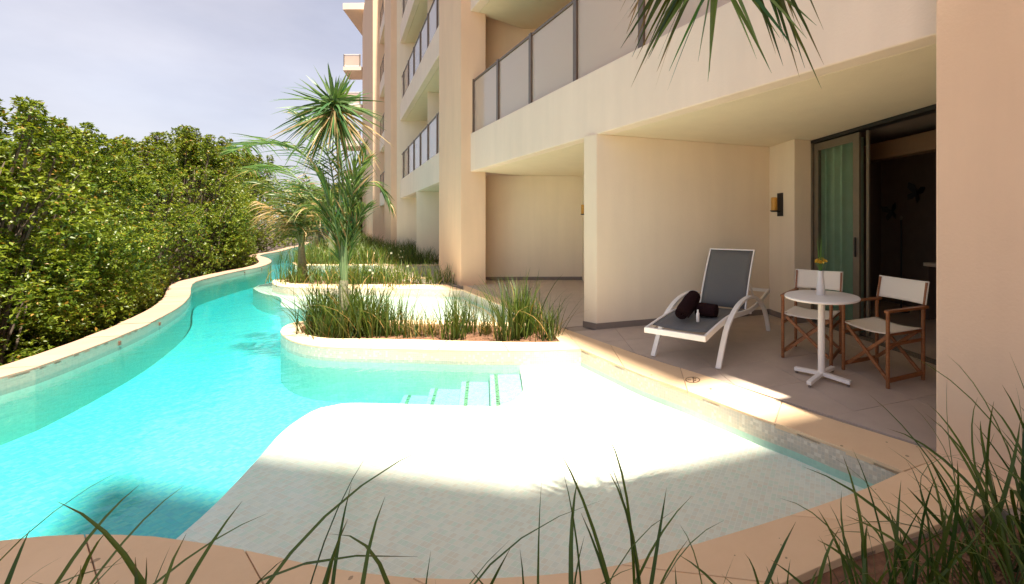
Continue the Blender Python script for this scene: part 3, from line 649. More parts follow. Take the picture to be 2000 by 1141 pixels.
MB().lathe([(.12, 0), (.12, .02), (.012, .03), (.012, 1.45)], n=16).build('stand', M['black'], fl); MB().lathe([(.015, 1.45), (.02, 1.49), (.010, 1.52)], n=12).build('lamp_tip', M['alu'], fl)

# far room of the first bay
w0 = V((-5.15, 9.98, 0)); w1 = V((-2.39, 10.05, 0))
bp('back_wall', M['cream'], [w0, w1 + V((.4, .01, 0)), w1 + V((.4, .3, 0)), w0 + V((0, .3, 0))], -.004, LV[0] + .006)
bp('skirting', M['skirt'], [w0 - V((0, .012, 0)), w1 - V((0, .012, 0)), w1 - V((0, .002, 0)), w0 - V((0, .002, 0))], -.004, .075, bevel=0)
bp('pilaster', M['cream'], [w1, V((-1.84, 8.4, 0)), V((-1.4, 8.55, 0)), w1 + V((.6, .1, 0))], -.004, LV[0] + .006)
bp('back_wall', M['cream'], [V((-1.6, 8.6, 0)), V((.2, 6.9, 0)), V((.3, 7.1, 0)), V((-1.5, 8.8, 0))], -.004, LV[0] + .006)
bp('back_wall', M['cream'], [V((-13.2, 18.95, 0)), V((-9.0, 19.0, 0)), V((-9.0, 19.3, 0)), V((-13.2, 19.25, 0))], -.004, TOP - 1)
bp('skirting', M['skirt'], [V((-13.2, 18.93, 0)), V((-9.0, 18.98, 0)), V((-9.0, 18.99, 0)), V((-13.2, 18.945, 0))], -.004, .09, bevel=0)
bp('back_wall', M['cream'], [w0 + V((0, .0, 0)), w1 + V((2.4, .01, 0)), w1 + V((2.4, .3, 0)), w0 + V((0, .3, 0))], LV[0] + .3, TOP - 1)
# facade-parallel rear walls with dark glazed doors on every level
for bi, (a, b) in enumerate(bays):
    d = (b - a).normalized(); n = V((d.y, -d.x, 0)); n = n if n.x > 0 else -n; dep = 3.4 if bi else 3.6
    A_ = a + n * dep; B_ = b + n * dep
    z0 = LV[0] + .3 if bi == 0 else -.01
    bp('rear_wall', M['cream'], thick(A_, B_, .2, n), z0, TOP - .5)
    for li in range(-1, 4):
        if bi == 0 and li < 0: continue
        zz = 0 if li < 0 else LV[li] + .31
        k = 2; Ls = (B_ - A_).length / k
        for j in range(k):
            s0 = A_ + d * (Ls * j + Ls * .3) - n * .04; s1 = A_ + d * (Ls * j + Ls * .75) - n * .04
            sdp = empty('balcony_door', (0, 0, 0), parent=B)
            MB().prism(thick(s0, s1, .03, n), zz + .02, zz + 2.1).build('door_pane', M['black'], sdp)
            MB().bar(V((s0.x, s0.y, zz + 1.05)), V((s0.x, s0.y, zz + 2.12)), .06, .06).bar(V((s0.x, s0.y, zz + 2.12)), V((s1.x, s1.y, zz + 2.12)), .06, .06).bar(V((s1.x, s1.y, zz + .02)), V((s1.x, s1.y, zz + 2.12)), .06, .06).build('door_frame', M['alu'], sdp)
# far brown timber gate at the foot of the wing
gt = empty('timber_gate', at(690, 470, 42), 0, 'brown slatted gate at the far foot of the hotel', 'gate')
for k in range(9): MB().box((-1.0 + k * .25, 0, 1.2), (.14, .05, 2.6)).build('slat', M['beam'], gt)
MB().box((0, .05, 2.3), (2.3, .06, .1)).box((0, .05, .6), (2.3, .06, .1)).build('rail', M['beam'], gt)

# wall lamps
def sconce(p, label):
    o = empty('wall_lamp', p, math.atan2(PD.y, PD.x), label, 'wall lamp', 'amber candle wall lamps on the patio pilasters')
    MB().box((-.012, 0, 0), (.02, .13, .34)).build('back_plate', M['black'], o, bevel=.004)
    MB().bar((-.02, 0, -.10), (-.16, 0, -.10), .03, .018).build('arm', M['black'], o)
    MB().lathe([(.058, -.098), (.062, -.088)], c=(-.115, 0, 0), n=20).build('drip_tray', M['black'], o)
    MB().lathe([(.045, -.086), (.045, .10), (.038, .104), (.036, .09)], c=(-.115, 0, 0), n=20).build('candle_shade', M['candle'], o, smooth=True)
q = c0 + QD * .30; sconce((q.x, q.y, 1.67), 'amber candle wall lamp on the pilaster beside the glass door')
sconce((-1.87, 8.45, 1.68), 'amber wall lamp half hidden behind the partition edge of the far patio')
# balcony chair top seen through the glass
bc = empty('round_stool_chair', at(1083, 150, 7.1) * 1.0, 0, 'pale round-backed chair behind the first balcony glass', 'chair')
bc.location.z = LV[0] + .3
MB().lathe([(.30, .74), (.34, .80), (.34, .98), (.31, 1.0), (.29, .80)], n=24).build('backrest', M['white'], bc, smooth=True); MB().lathe([(.30, .42), (.31, .46), (.29, .48)], n=24).build('seat', M['white'], bc)
for k in range(4):
    a = k * math.pi / 2 + .7; MB().tube([(.2 * math.cos(a), .2 * math.sin(a), .45), (.26 * math.cos(a), .26 * math.sin(a), 0)], .014, 8).build('leg', M['white'], bc)

# ------------------------------------------------------------------ furniture
def lounger():
    Lx = V((.494, .87, 0)).normalized(); rz = math.atan2(Lx.y, Lx.x)
    r = empty('sun_lounger', (-.04, 3.885, 0), rz, 'white framed sun lounger with grey mesh and raised back under the balcony', 'sun lounger')
    # local frame: x = towards the head, y = left
    prof = catmull([V((0, 0, .33)), V((.28, 0, .375)), V((.6, 0, .405)), V((1.0, 0, .375)), V((1.25, 0, .365)), V((1.6, 0, .405)), V((1.98, 0, .49))], .08)
    for sy in (-1, 1):
        MB().sweep([p + V((0, sy * .325, 0)) for p in prof], .03, .055, (0, 1, 0)).build('side_rail', M['white'], r, bevel=.004)
        arc = catmull([V((.20, 0, 0)), V((.31, 0, .2)), V((.43, 0, .36)), V((.64, 0, .485)), V((.85, 0, .54)), V((1.1, 0, .548)), V((1.36, 0, .48)), V((1.58, 0, .345)), V((1.72, 0, .17)), V((1.80, 0, 0))], .06)
        MB().sweep([p + V((0, sy * .372, 0)) for p in arc], .055, .028, (0, 1, 0)).build('arm_leg', M['white'], r, bevel=.004)
    MB().box((0.0, 0, .33), (.03, .68, .055)).build('foot_rail', M['white'], r, bevel=.004)
    MB().bar((1.98, -.325, .49), (1.98, .325, .49), .03, .04).bar((1.2, -.35, .345), (1.2, .35, .345), .03, .03).bar((.45, -.37, .36), (.45, .37, .36), .02, .02).build('cross_rail', M['white'], r)
    m = MB(); pp = [p for p in prof if .01 < p.x < 1.2]; nn = 9
    for p in pp:
        for k in range(nn):
            y = -.305 + .61 * k / (nn - 1); sag = -.018 * (1 - (y / .305) ** 2); m.v.append((p.x, y, p.z + .02 + sag))
    for i in range(len(pp) - 1):
        for k in range(nn - 1): m.f.append((i * nn + k, i * nn + k + 1, (i + 1) * nn + k + 1, (i + 1) * nn + k))
    o = m.build('seat_sling', M['sling'], r, smooth=True); md = o.modifiers.new('t', 'SOLIDIFY'); md.thickness = .004
    th = R(65); b0 = V((1.15, 0, .385)); bd = V((math.cos(th), 0, math.sin(th))); bl = .745
    back = [b0 + bd * (bl * k / 8) + V((-.02 * math.sin(k / 8 * 3.14), 0, 0)) for k in range(9)]
    for sy in (-1, 1): MB().sweep([p + V((0, sy * .296, 0)) for p in back], .018, .026, (0, 1, 0)).build('back_stile', M['white'], r, bevel=.003)
    e = back[-1]; MB().bar(e + V((0, -.305, 0)), e + V((0, .305, 0)), .026, .014).build('back_top_rail', M['white'], r)
    m = MB()
    for p in back:
        for k in range(nn):
            y = -.286 + .572 * k / (nn - 1); m.v.append((p.x + .012 * (1 - (y / .286) ** 2), y, p.z))
    for i in range(len(back) - 1):
        for k in range(nn - 1): m.f.append((i * nn + k, i * nn + k + 1, (i + 1) * nn + k + 1, (i + 1) * nn + k))
    o = m.build('back_sling', M['sling'], r, smooth=True); md = o.modifiers.new('t', 'SOLIDIFY'); md.thickness = .004
    MB().bar((1.42, -.2, .8), (1.72, -.2, .43), .02, .02).bar((1.42, .2, .8), (1.72, .2, .43), .02, .02).build('back_prop', M['white'], r)
    return r
lounger()
def towel(a, b, rad, label):
    a = V(a); b = V(b); d = (b - a); Ln = d.length; o = empty('rolled_towel', a, 0, label, 'towel')
    o.rotation_euler = d.to_track_quat('X', 'Z').to_euler()
    m = MB(); n = 90; prev = None; turns = 3.6; ln = 10; th = .004
    sp_ = []
    for k in range(n + 1):
        t = k / n; ang = t * turns * 2 * math.pi; rr = rad * (.18 + .82 * t); sp_.append((rr * math.cos(ang), rr * math.sin(ang)))
    for i in range(ln + 1):
        x = Ln * i / ln; bulge = 1 - .10 * abs(2 * i / ln - 1) ** 4
        for k, (y, z) in enumerate(sp_):
            wob = 1 + .02 * math.sin(x * 40 + k * .3); m.v.append((x + .006 * math.sin(k * .23), y * bulge * wob, z * bulge * wob))
    for i in range(ln):
        for k in range(n): m.f.append((i * (n + 1) + k, i * (n + 1) + k + 1, (i + 1) * (n + 1) + k + 1, (i + 1) * (n + 1) + k))
    mo_ = m.build('towel_roll', M['towel'], o, smooth=True); md = mo_.modifiers.new('t', 'SOLIDIFY'); md.thickness = .012
    return o
towel((.03, 4.10, .475), (.165, 4.40, .60), .088, 'dark brown towel roll propped at a slant on the lounger')
towel((.20, 4.33, .475), (.40, 4.215, .475), .082, 'dark brown towel roll lying flat behind the slanted one')
bt = empty('lotion_bottle', (.195, 4.06, .405), 0, 'small white lotion bottle before the dark towels', 'bottle')
MB().lathe([(.014, 0), (.017, .006), (.017, .085), (.010, .095)], n=16).build('bottle_body', M['white'], bt, smooth=True); MB().lathe([(.009, .095), (.009, .12), (.007, .123)], n=12).build('cap', M['white'], bt)

tb = empty('cafe_table', (1.28, 3.62, 0), R(-43), 'round white cafe table with cross foot', 'table')
MB().lathe([(.300, .722), (.318, .727), (.322, .736), (.318, .745), (.300, .748)], n=64).build('table_top', M['white'], tb, smooth=True)
MB().lathe([(.031, .05), (.031, .70), (.055, .722)], n=24).build('pedestal', M['white'], tb, smooth=True)
for k in range(4):
    a = k * math.pi / 2; c, s = math.cos(a), math.sin(a)
    MB().bar((c * .02, s * .02, .05), (c * .255, s * .255, .035), .042, .032).build('foot_arm', M['white'], tb, bevel=.004)
    MB().lathe([(.014, 0), (.016, .004), (.007, .010), (.007, .022)], c=(c * .238, s * .238, 0), n=12).build('glide', M['skirt'], tb)
vs_ = empty('flower_vase', (1.285, 3.655, .748), 0, 'tapered white vase with yellow blooms on the round table', 'vase')
MB().lathe([(.036, 0), (.039, .006), (.036, .07), (.028, .16), (.025, .215), (.022, .217), (.020, .19)], n=28).build('vase_body', M['ceramic'], vs_, smooth=True)
for k in range(7):
    a = random.uniform(0, 6.28); l = random.uniform(.02, .055)
    MB().tube([(0, 0, .12), (l * .4 * math.cos(a), l * .4 * math.sin(a), .24), (l * math.cos(a), l * math.sin(a), .29)], .0022, 5).build('stem', M['stem'], vs_)
for k, (x, y, z) in enumerate([(-.028, -.01, .30), (.03, -.01, .295), (-.004, -.024, .285), (.012, .02, .31), (-.02, .022, .285)]):
    m = MB()
    for j in range(22):
        a = j * 2.4; el = .15 + (j / 22) * 1.3; d = V((math.cos(a) * math.cos(el), math.sin(a) * math.cos(el), math.sin(el))); u = d.orthogonal().normalized(); L_ = .034
        p = V((x, y, z)); m.add([p, p + d * L_ * .6 + u * .006, p + d * L_, p + d * L_ * .6 - u * .006], [(0, 1, 2, 3)])
    link('bloom', m.mesh('bloom', M['petal'], fix=False), vs_)
for k in range(9):
    a = random.uniform(0, 6.28); sp_ = random.uniform(.005, .035); h = random.uniform(.40, .60)
    p = [V((0, 0, .15)), V((sp_ * .5 * math.cos(a), sp_ * .5 * math.sin(a), .3)), V((sp_ * math.cos(a), sp_ * math.sin(a), h))]
    m = MB(); m.add([p[0] + V((.003, 0, 0)), p[0] - V((.003, 0, 0)), p[1] - V((.004, 0, 0)), p[1] + V((.004, 0, 0)), p[2]], [(0, 1, 2, 3), (3, 2, 4)]); link('blade', m.mesh('blade', M['stem'], fix=False), vs_)

def director_chair(loc, facing, label):
    rz = math.atan2(facing[1], facing[0])
    r = empty('director_chair', loc, rz, label, 'chair', 'folding director chairs at the round table')
    # local: x = front, y = left ; legs at x=+-.23, y=+-.25
    hx, hy = .225, .24
    for sy in (-1, 1):
        MB().tube([(hx, sy * hy, 0), (hx, sy * hy, .645)], .017, 10).build('front_leg', M['wood'], r)
        MB().tube([(-hx, sy * hy, 0), (-hx, sy * hy, .62)], .017, 10).build('rear_leg', M['wood'], r)
        MB().bar((hx + .02, sy * hy, .645), (-hx - .05, sy * hy, .645), .045, .022).build('armrest', M['wood'], r, bevel=.005)
        MB().bar((hx, sy * hy, .06), (-hx, sy * hy, .06), .022, .035).build('floor_rail', M['wood'], r, bevel=.003)
        MB().bar((hx - .02, sy * (hy), .36), (-hx + .0, sy * hy, .36), .018, .026).build('side_rail', M['wood'], r, bevel=.003)
        MB().bar((-hx - .005, sy * hy, .60), (-hx - .055, sy * (hy + .0), .86), .024, .018, (0, 1, 0)).build('back_post', M['wood'], r)
        MB().bar((hx - .01, sy * (hy - .015), .447), (-hx + .01, sy * (hy - .015), .435), .026, .026).build('seat_bar', M['wood'], r, bevel=.004)
    for x, k in ((hx - .03, .012), (-hx + .03, -.012)):
        for sy in (-1, 1):
            MB().bar((x + k * sy, sy * (hy - .02), .065), (x + k * sy, -sy * (hy - .03), .425), .020, .030).build('cross_strut', M['wood'], r, bevel=.003)
    m = MB(); n1, n2 = 10, 12
    for i in range(n1 + 1):
        for j in range(n2 + 1):
            x = -hx + .0 + (2 * hx + .0) * i / n1; y = -hy + 2 * hy * j / n2; e = y / hy
            m.v.append((x, y, .462 - .012 * i / n1 * 0 - .022 * (1 - e * e)))
    for i in range(n1):
        for j in range(n2): m.f.append((i * (n2 + 1) + j, i * (n2 + 1) + j + 1, (i + 1) * (n2 + 1) + j + 1, (i + 1) * (n2 + 1) + j))
    o = m.build('seat', M['canvas'], r, smooth=True); md = o.modifiers.new('t', 'SOLIDIFY'); md.thickness = .006
    m = MB()
    for i in range(9):
        for j in range(n2 + 1):
            z = .665 + .205 * i / 8; y = -(hy + .018) + 2 * (hy + .018) * j / n2; e = y / (hy + .018)
            m.v.append((-hx - .02 - .045 * i / 8 - .035 * (1 - e * e) , y, z - (.008 * (1 - e * e) if i == 8 else 0)))
    for i in range(8):
        for j in range(n2): m.f.append((i * (n2 + 1) + j, i * (n2 + 1) + j + 1, (i + 1) * (n2 + 1) + j + 1, (i + 1) * (n2 + 1) + j))
    o = m.build('backrest', M['canvas'], r, smooth=True); md = o.modifiers.new('t', 'SOLIDIFY'); md.thickness = .010
    for sy in (-1, 1): MB().bar((-hx - .025, sy * (hy - .03), .665), (-hx - .07, sy * (hy - .03), .868), .004, .010, (0, 1, 0)).build('seam', M['canvas'], o)
    return r
director_chair((1.877, 3.731, 0), (-.91, -.41), 'folding teak chair with white canvas between the round table and the end wall')
director_chair((1.41, 4.268, 0), (-.54, -.84), 'folding teak chair with white canvas behind the round table')

# ------------------------------------------------------------------ vegetation (numpy soups)
def soup(name, verts, faces4, tint, mat, faces3=None):
    me = bpy.data.meshes.new(name); nv = len(verts)
    fl = []; tot = []
    me.vertices.add(nv); me.vertices.foreach_set('co', np.asarray(verts, np.float32).ravel())
    f4 = np.asarray(faces4, np.int32); n4 = len(f4)
    me.loops.add(n4 * f4.shape[1]); me.loops.foreach_set('vertex_index', f4.ravel())
    me.polygons.add(n4); me.polygons.foreach_set('loop_start', np.arange(n4, dtype=np.int32) * f4.shape[1])
    try: me.polygons.foreach_set('loop_total', np.full(n4, f4.shape[1], np.int32))
    except Exception: pass
    a = me.color_attributes.new('tint', 'FLOAT_COLOR', 'POINT')
    t = np.ones((nv, 4), np.float32); t[:, :3] = tint; a.data.foreach_set('color', t.ravel())
    me.update(calc_edges=True); me.validate(); me.materials.append(mat); return me
def norm(a): return a / np.maximum(np.linalg.norm(a, axis=1, keepdims=True), 1e-9)
def leaves(pos, dirv, length_, width, tint, bend=.25, curl=None):
    """folded rhombic leaves: 6 verts, 4 quads-as-2; returns verts, quads, tints"""
    n = len(pos); d = norm(dirv); up = rng.normal(size=(n, 3)) * .5 + np.array([0, 0, 1.0]); s = norm(np.cross(d, up)); u = np.cross(s, d)
    L_ = length_[:, None]; W_ = width[:, None]
    base = pos; mid = pos + d * L_ * .5 - u * L_ * bend * .15; tip = pos + d * L_ - u * L_ * bend
    l = mid + s * W_ * .5 + u * W_ * .12; r = mid - s * W_ * .5 + u * W_ * .12
    v = np.stack([base, l, tip, r, mid], 1).reshape(-1, 3)
    i = np.arange(n)[:, None] * 5
    f = np.concatenate([i + np.array([[0, 4, 2, 1]]), i + np.array([[0, 3, 2, 4]])], 0)
    return v, f, np.repeat(tint, 5, 0)
def tree_crown(seed, lumps, rosettes, H, Rr, leaf=.074, low=.0):
    global rng; rng = np.random.default_rng(seed)
    P_, D_, T_ = [], [], []
    cs = []
    for k in range(lumps):
        z = rng.random() ** .8; a = rng.random() * 6.283; env = math.sin(min(1, z * 1.25 + .22) * 2.6) ** .6 if z < .95 else .25
        rad = Rr * max(.2, (1 - (max(0, z - .45) / .58) ** 2.0)) * (.45 + .5 * rng.random())
        c = np.array([math.cos(a) * rad, math.sin(a) * rad, low + (H - low) * (z * .93)]); cs.append((c, rng.uniform(.22, .46) * (1 if z < .85 else .6)))
    for k in range(16):
        a = rng.random() * 6.283; rr_ = Rr * rng.random() * .75; h_ = H * (.97 + .20 * rng.random() * (1 - rr_ / Rr)); cc_ = np.array([math.cos(a) * rr_, math.sin(a) * rr_, h_])
        for j in range(4): cs.append((cc_ - np.array([0, 0, .17 * j]), .09 + .035 * j))
    for c, r in cs:
        m = int(rosettes * min(1, .25 + r * 2.2)); d = norm(rng.normal(size=(m, 3)) + np.array([0, 0, .35])); q = c + d * r * rng.uniform(.55, 1.1, (m, 1)) * np.array([1.1, 1.1, .9])
        sh = np.clip(rng.normal(.5, .22, (m, 1)), 0, 1); lumpt = rng.random()
        for k in range(6):
            a = k * 1.05 + rng.random(m) * .9; el = rng.uniform(.1, 1.1, m)
            ax = norm(d + rng.normal(size=(m, 3)) * .3 + np.array([0, 0, .5])); t1 = norm(np.cross(ax, rng.normal(size=(m, 3)))); t2 = np.cross(ax, t1)
            dd = ax * np.sin(el)[:, None] + (t1 * np.cos(a)[:, None] + t2 * np.sin(a)[:, None]) * np.cos(el)[:, None]
            P_.append(q); D_.append(dd)
            g1 = np.array([.036, .085, .010]); g2 = np.array([.215, .245, .020]); g3 = np.array([.30, .17, .03])
            x = np.clip(sh * .75 + lumpt * .35 + rng.normal(0, .12, (m, 1)), 0, 1); t = g1 * (1 - x) + g2 * x
            br = (rng.random((m, 1)) < .035); t = np.where(br, g3, t); T_.append(t)
    P_ = np.concatenate(P_); D_ = np.concatenate(D_); T_ = np.concatenate(T_); n = len(P_)
    v, f, t = leaves(P_, D_, rng.uniform(.7, 1.15, n) * leaf, rng.uniform(.36, .5, n) * leaf, T_)
    return v, f, t, cs
def branches(cs, H, seed):
    rd = random.Random(seed); m = MB(); trunks = []
    for k in range(3): trunks.append(V((rd.uniform(-.3, .3), rd.uniform(-.3, .3), -.0)))
    for c, r in cs:
        t = rd.choice(trunks); c = V(c); mid = V((t.x + (c.x - t.x) * .35 + rd.uniform(-.1, .1), t.y + (c.y - t.y) * .35 + rd.uniform(-.1, .1), c.z * .55))
        m.tube([t, mid, c, c + V((rd.uniform(-.2, .2), rd.uniform(-.2, .2), r * .8))], [.035, .022, .012, .005], 4, cap=False)
    return m.mesh('branches', M['branch'], fix=False)
TREES = []
for k in range(4):
    H = 4.0; v, f, t, cs = tree_crown(100 + k, 105, 46, H, 1.75, low=.35)
    TREES.append((v, t, cs))
pool_zone = np.array([(p.x, p.y) for p in offset(ln_out, 0)] + [(-10, 60), (10, 30), (5, -5)])
def in_zone(x, y):
    c = np.zeros(len(x), bool); n = len(pool_zone)
    for i in range(n):
        a, b = pool_zone[i], pool_zone[(i + 1) % n]
        if a[1] == b[1]: continue
        hit = ((a[1] > y) != (b[1] > y)) & (x < (b[0] - a[0]) * (y - a[1]) / (b[1] - a[1]) + a[0]); c ^= hit
    return c
def place_tree(i, x, y, top, rad, label, group='mangrove trees behind the pool wall'):
    near = min(ln_out, key=lambda p: (p.x - x) ** 2 + (p.y - y) ** 2); dd_ = math.hypot(near.x - x, near.y - y)
    k_ = max(0, .80 * rad - dd_); x += (x - near.x) / dd_ * k_; y += (y - near.y) / dd_ * k_
    v, t, cs_ = TREES[i % 4]; rz = random.uniform(0, 6.28); o = empty('mangrove_tree', (x, y, -1.0), rz, label, 'tree', group)
    s = (top + .88) / 4.3; sr = rad / 1.75; o.scale = (sr, sr, s)
    v = v.reshape(-1, 5, 3); c_, s_ = math.cos(rz), math.sin(rz)
    wx = x + sr * (v[:, :, 0] * c_ - v[:, :, 1] * s_); wy = y + sr * (v[:, :, 0] * s_ + v[:, :, 1] * c_)
    bad = in_zone(wx[:, 0], wy[:, 0]) | in_zone(wx[:, 2], wy[:, 2]); keep = ~bad
    vv_ = v[keep].reshape(-1, 3); tt = t.reshape(-1, 5, 3)[keep].reshape(-1, 3); n = keep.sum(); ii = np.arange(n)[:, None] * 5
    f = np.concatenate([ii + np.array([[0, 4, 2, 1]]), ii + np.array([[0, 3, 2, 4]])], 0)
    link('crown', soup('crown', vv_, f, tt, M['leaf']), o)
    ca = np.array([c for c, r in cs_]); rr_ = np.array([r for c, r in cs_]) + .35
    bx = x + sr * (ca[:, 0] * c_ - ca[:, 1] * s_); by = y + sr * (ca[:, 0] * s_ + ca[:, 1] * c_); bad = np.zeros(len(ca), bool)
    for dx, dy in ((0, 0), (.45, 0), (0, -.45), (.3, -.3), (.3, .3)): bad |= in_zone(bx + dx, by + dy)
    link('trunk', branches([c for c, q in zip(cs_, bad) if not q][::2], 4, i), o)
tl = [(-8.35, 5.05, 2.95, 1.45, 'tallest mangrove at the left edge of the photo, reaching highest into the sky'),
      (-9.2, 6.25, 3.05, 1.3, 'mangrove with a pointed crown, second of the high peaks from the left'),
      (-8.3, 3.2, 1.9, 1.5, 'mangrove at the left border with foliage over the near coping'),
      (-7.75, 4.85, 1.25, .95, 'low mangrove shrub hugging the near end of the pool wall'),
      (-8.35, 6.1, 1.15, .95, 'low bright mangrove shrub behind the straight run of pool wall'),
      (-9.1, 7.2, 1.6, .95, 'mid-height mangrove just before the first bend of the wall'),
      (-10.6, 8.2, 3.3, 1.5, 'rounded mangrove forming the middle peak against the sky'),
      (-9.9, 6.9, 2.6, 1.4, 'mangrove filling the dip between the two left peaks'),
      (-11.3, 9.2, 1.7, 1.1, 'bushy mangrove at the first bend of the pool wall'),
      (-13.4, 10.8, 3.45, 1.6, 'yellow-green mangrove right of the middle peak'),
      (-12.9, 11.9, 1.5, 1.0, 'rounded low mangrove touching the coping near the second bend'),
      (-15.2, 12.8, 4.1, 1.7, 'mangrove with thin top twigs left of the tall palm'),
      (-14.8, 14.0, 1.6, .9, 'small bright mangrove beside the recess in the wall'),
      (-17.6, 15.6, 4.7, 1.9, 'distant mangrove behind the drooping palm frond'),
      (-19.6, 17.4, 4.7, 1.9, 'distant mangrove above the dark gap'),
      (-21.5, 20.6, 5.2, 2.1, 'distant mangrove behind the second palm'),
      (-23.8, 24.2, 5.4, 2.3, 'far mangrove left of the third palm'),
      (-26.5, 28.5, 5.6, 2.6, 'far mangrove between the palms'),
      (-29.0, 33.0, 5.0, 2.8, 'farthest mangrove visible beyond the tall palm trunk'),
      (-31.0, 39.0, 5.4, 3.0, 'pale far mangrove next to the hotel end'),
      (-10.3, 4.6, 2.6, 1.6, 'mangrove in the second row at the left border'),
      (-12.4, 8.3, 3.0, 1.7, 'second-row mangrove between the peaks')]
for i, a in enumerate(tl): place_tree(i, *a)

# ---- strap-leaf clumps
def clump_mesh(seed, n, H, spread, width, segs=5, dry=.08, sd=.09, flowers=0, bright=1.0):
    r = np.random.default_rng(seed); v = []; f = []; t = []
    for k in range(n):
        a = r.uniform(0, 6.283); lean = abs(r.normal(0, spread)); h = H * r.uniform(.45, 1.0); b = np.array([r.normal(0, sd), r.normal(0, sd), 0])
        d = np.array([math.cos(a), math.sin(a), 0]); s = np.array([-math.sin(a + r.uniform(-1, 1)), math.cos(a + r.uniform(-.5, .5)), 0]); wd = width * r.uniform(.6, 1.1)
        isdry = r.random() < dry; x = r.random()
        c = np.array([.28, .18, .06]) if isdry else (np.array([.024, .062, .010]) * (1 - x) + np.array([.10, .13, .016]) * x)
        c = c * bright
        droop = r.uniform(.0, .35) if not isdry else r.uniform(.3, .9); i0 = len(v)
        for i in range(segs + 1):
            u = i / segs; p = b + d * (lean * h * u + droop * h * .6 * u ** 3) + np.array([0, 0, h * (u - droop * .55 * u ** 3)]); w_ = wd * (1 - u ** 2.2) * .5 + .0004
            v += [p - s * w_, p + s * w_]; cc = c * (.8 + .4 * u) if not isdry else c; t += [cc, cc]
        for i in range(segs): f.append((i0 + 2 * i, i0 + 2 * i + 1, i0 + 2 * i + 3, i0 + 2 * i + 2))
        if flowers and r.random() < flowers:
            i0 = len(v); c0_ = p * .93; q = .02
            for dx, dy, dz in ((-q, 0, -q), (q, 0, -q), (q, .01, q), (-q, .01, q), (0, -q, 0), (0, q, 0), (0, q, 1.6 * q), (0, -q, 1.6 * q)): v.append(c0_ + np.array([dx, dy, dz])); t.append(np.array([.75, .70, .55]))
            f.append((i0, i0 + 1, i0 + 2, i0 + 3)); f.append((i0 + 4, i0 + 5, i0 + 6, i0 + 7))
    return soup('strap_leaves', np.array(v), f, np.array(t), M['grass'])
CL = [clump_mesh(200 + k, 105, .84, .30, .014) for k in range(5)]
CLd = [clump_mesh(240 + k, 100, .60, .5, .011, dry=.4) for k in range(3)]
CLf = [clump_mesh(220 + k, 44, .62, .38, .014, sd=.20, flowers=.004, bright=1.15) for k in range(4)]
def clump(me, x, y, z, s, label, group, cat='grass', name='grass_clump', sz=None):
    o = link(name, me); o.location = (x, y, z); o.rotation_euler = (0, 0, random.uniform(0, 6.28)); o.scale = (s, s, sz or s); tag(o, label, cat, group); return o
GR1 = 'strap leaf clumps in the nearest planter'
q1 = [(618, 652, 1.0, 0, 'upright dark strap-leaf clump at the rounded end of the nearest planter'),
      (650, 656, 1.1, 1, 'dense dark green clump at the left side of the tall palm base'),
      (702, 655, 1.15, 2, 'tall dark green clump just right of the palm base'),
      (725, 652, 1.0, 3, 'dark green clump second to the right of the palm base'),
      (772, 655, .85, 4, 'arching clump with straw-coloured blades right of the dark ones'),
      (805, 657, .8, 5, 'dry straw-coloured clump in the middle of the nearest planter'),
      (845, 655, .7, 6, 'low tangled dry clump beside the fan-shaped one'),
      (890, 662, .95, 7, 'open fan-shaped clump standing alone near the front coping'),
      (950, 652, .7, 8, 'thin reddish clump with dry leaves behind the coping'),
      (1000, 662, 1.15, 9, 'broad bright green clump, tallest at the right part of the planter'),
      (1018, 655, 1.1, 10, 'upright bright clump with the highest blade tips at the right part'),
      (1070, 662, .8, 11, 'last small clump at the right end of the nearest planter'),
      (1040, 648, .8, 12, 'thin clump behind the last one at the planter right end'),
      (672, 648, 1.0, 13, 'clump hidden behind the tall palm base'), (634, 648, 1.05, 15, 'dark clump between the rounded end and the palm'), (690, 658, 1.0, 16, 'dark clump pressed against the right side of the palm trunk'), (660, 659, .8, 17, 'short dark clump in front of the palm trunk'), (740, 656, .8, 18, 'clump closing the dark group right of the palm'), (912, 650, .75, 14, 'sparse clump behind the open fan-shaped one')]
for px, py, s, k, lb in q1:
    p = P(px, py, -.03); me = CLd[k % 3] if k in (5, 6, 8) else CL[k % 5]; clump(me, p.x, p.y, -.03, s * .95, lb, GR1)
def inside(p, poly):
    c = False; n = len(poly)
    for i in range(n):
        a, b = poly[i], poly[(i + 1) % n]
        if (a.y > p.y) != (b.y > p.y) and p.x < (b.x - a.x) * (p.y - a.y) / (b.y - a.y) + a.x: c = not c
    return c
def fill(sp, n, s0, s1, lb, gr, xlim=None, seed=1):
    rd = random.Random(seed); xs = [p.x for p in sp]; ys = [p.y for p in sp]; c = 0; tries = 0
    while c < n and tries < 6000:
        tries += 1; p = V((rd.uniform(min(xs), max(xs)), rd.uniform(min(ys), max(ys)), 0))
        if not inside(p, sp): continue
        clump(CLf[rd.randrange(4)], p.x, p.y, -.03, rd.uniform(s0, s1), lb, gr); c += 1
fill(sp2, 34, .8, 1.15, 'dense green strap-leaf clump within the second planter', 'strap leaf clumps in the second planter')
fill(sp3, 60, 1.0, 1.4, 'olive strap-leaf clump within the third planter', 'strap leaf clumps in the third planter', seed=2)
fill(sp4, 50, 1.1, 1.5, 'far olive strap-leaf clump within the fourth planter', 'strap leaf clumps in the fourth planter', seed=3)
bedr = [V((-16.5, 19.2, 0)), V((-13.9, 18.6, 0)), V((-16.0, 21.5, 0)), V((-27, 36.5, 0)), V((-29.5, 36, 0)), V((-20.5, 24.2, 0))]
fb = solid('planting_bed', bedr, -.8, -.02, M['soil']); tag(fb, 'far planting bed at the foot of the hotel columns', kind='structure')
fill(bedr, 70, 1.1, 1.7, 'olive ground plants at the foot of the far columns', 'plants along the far hotel foot', seed=4)
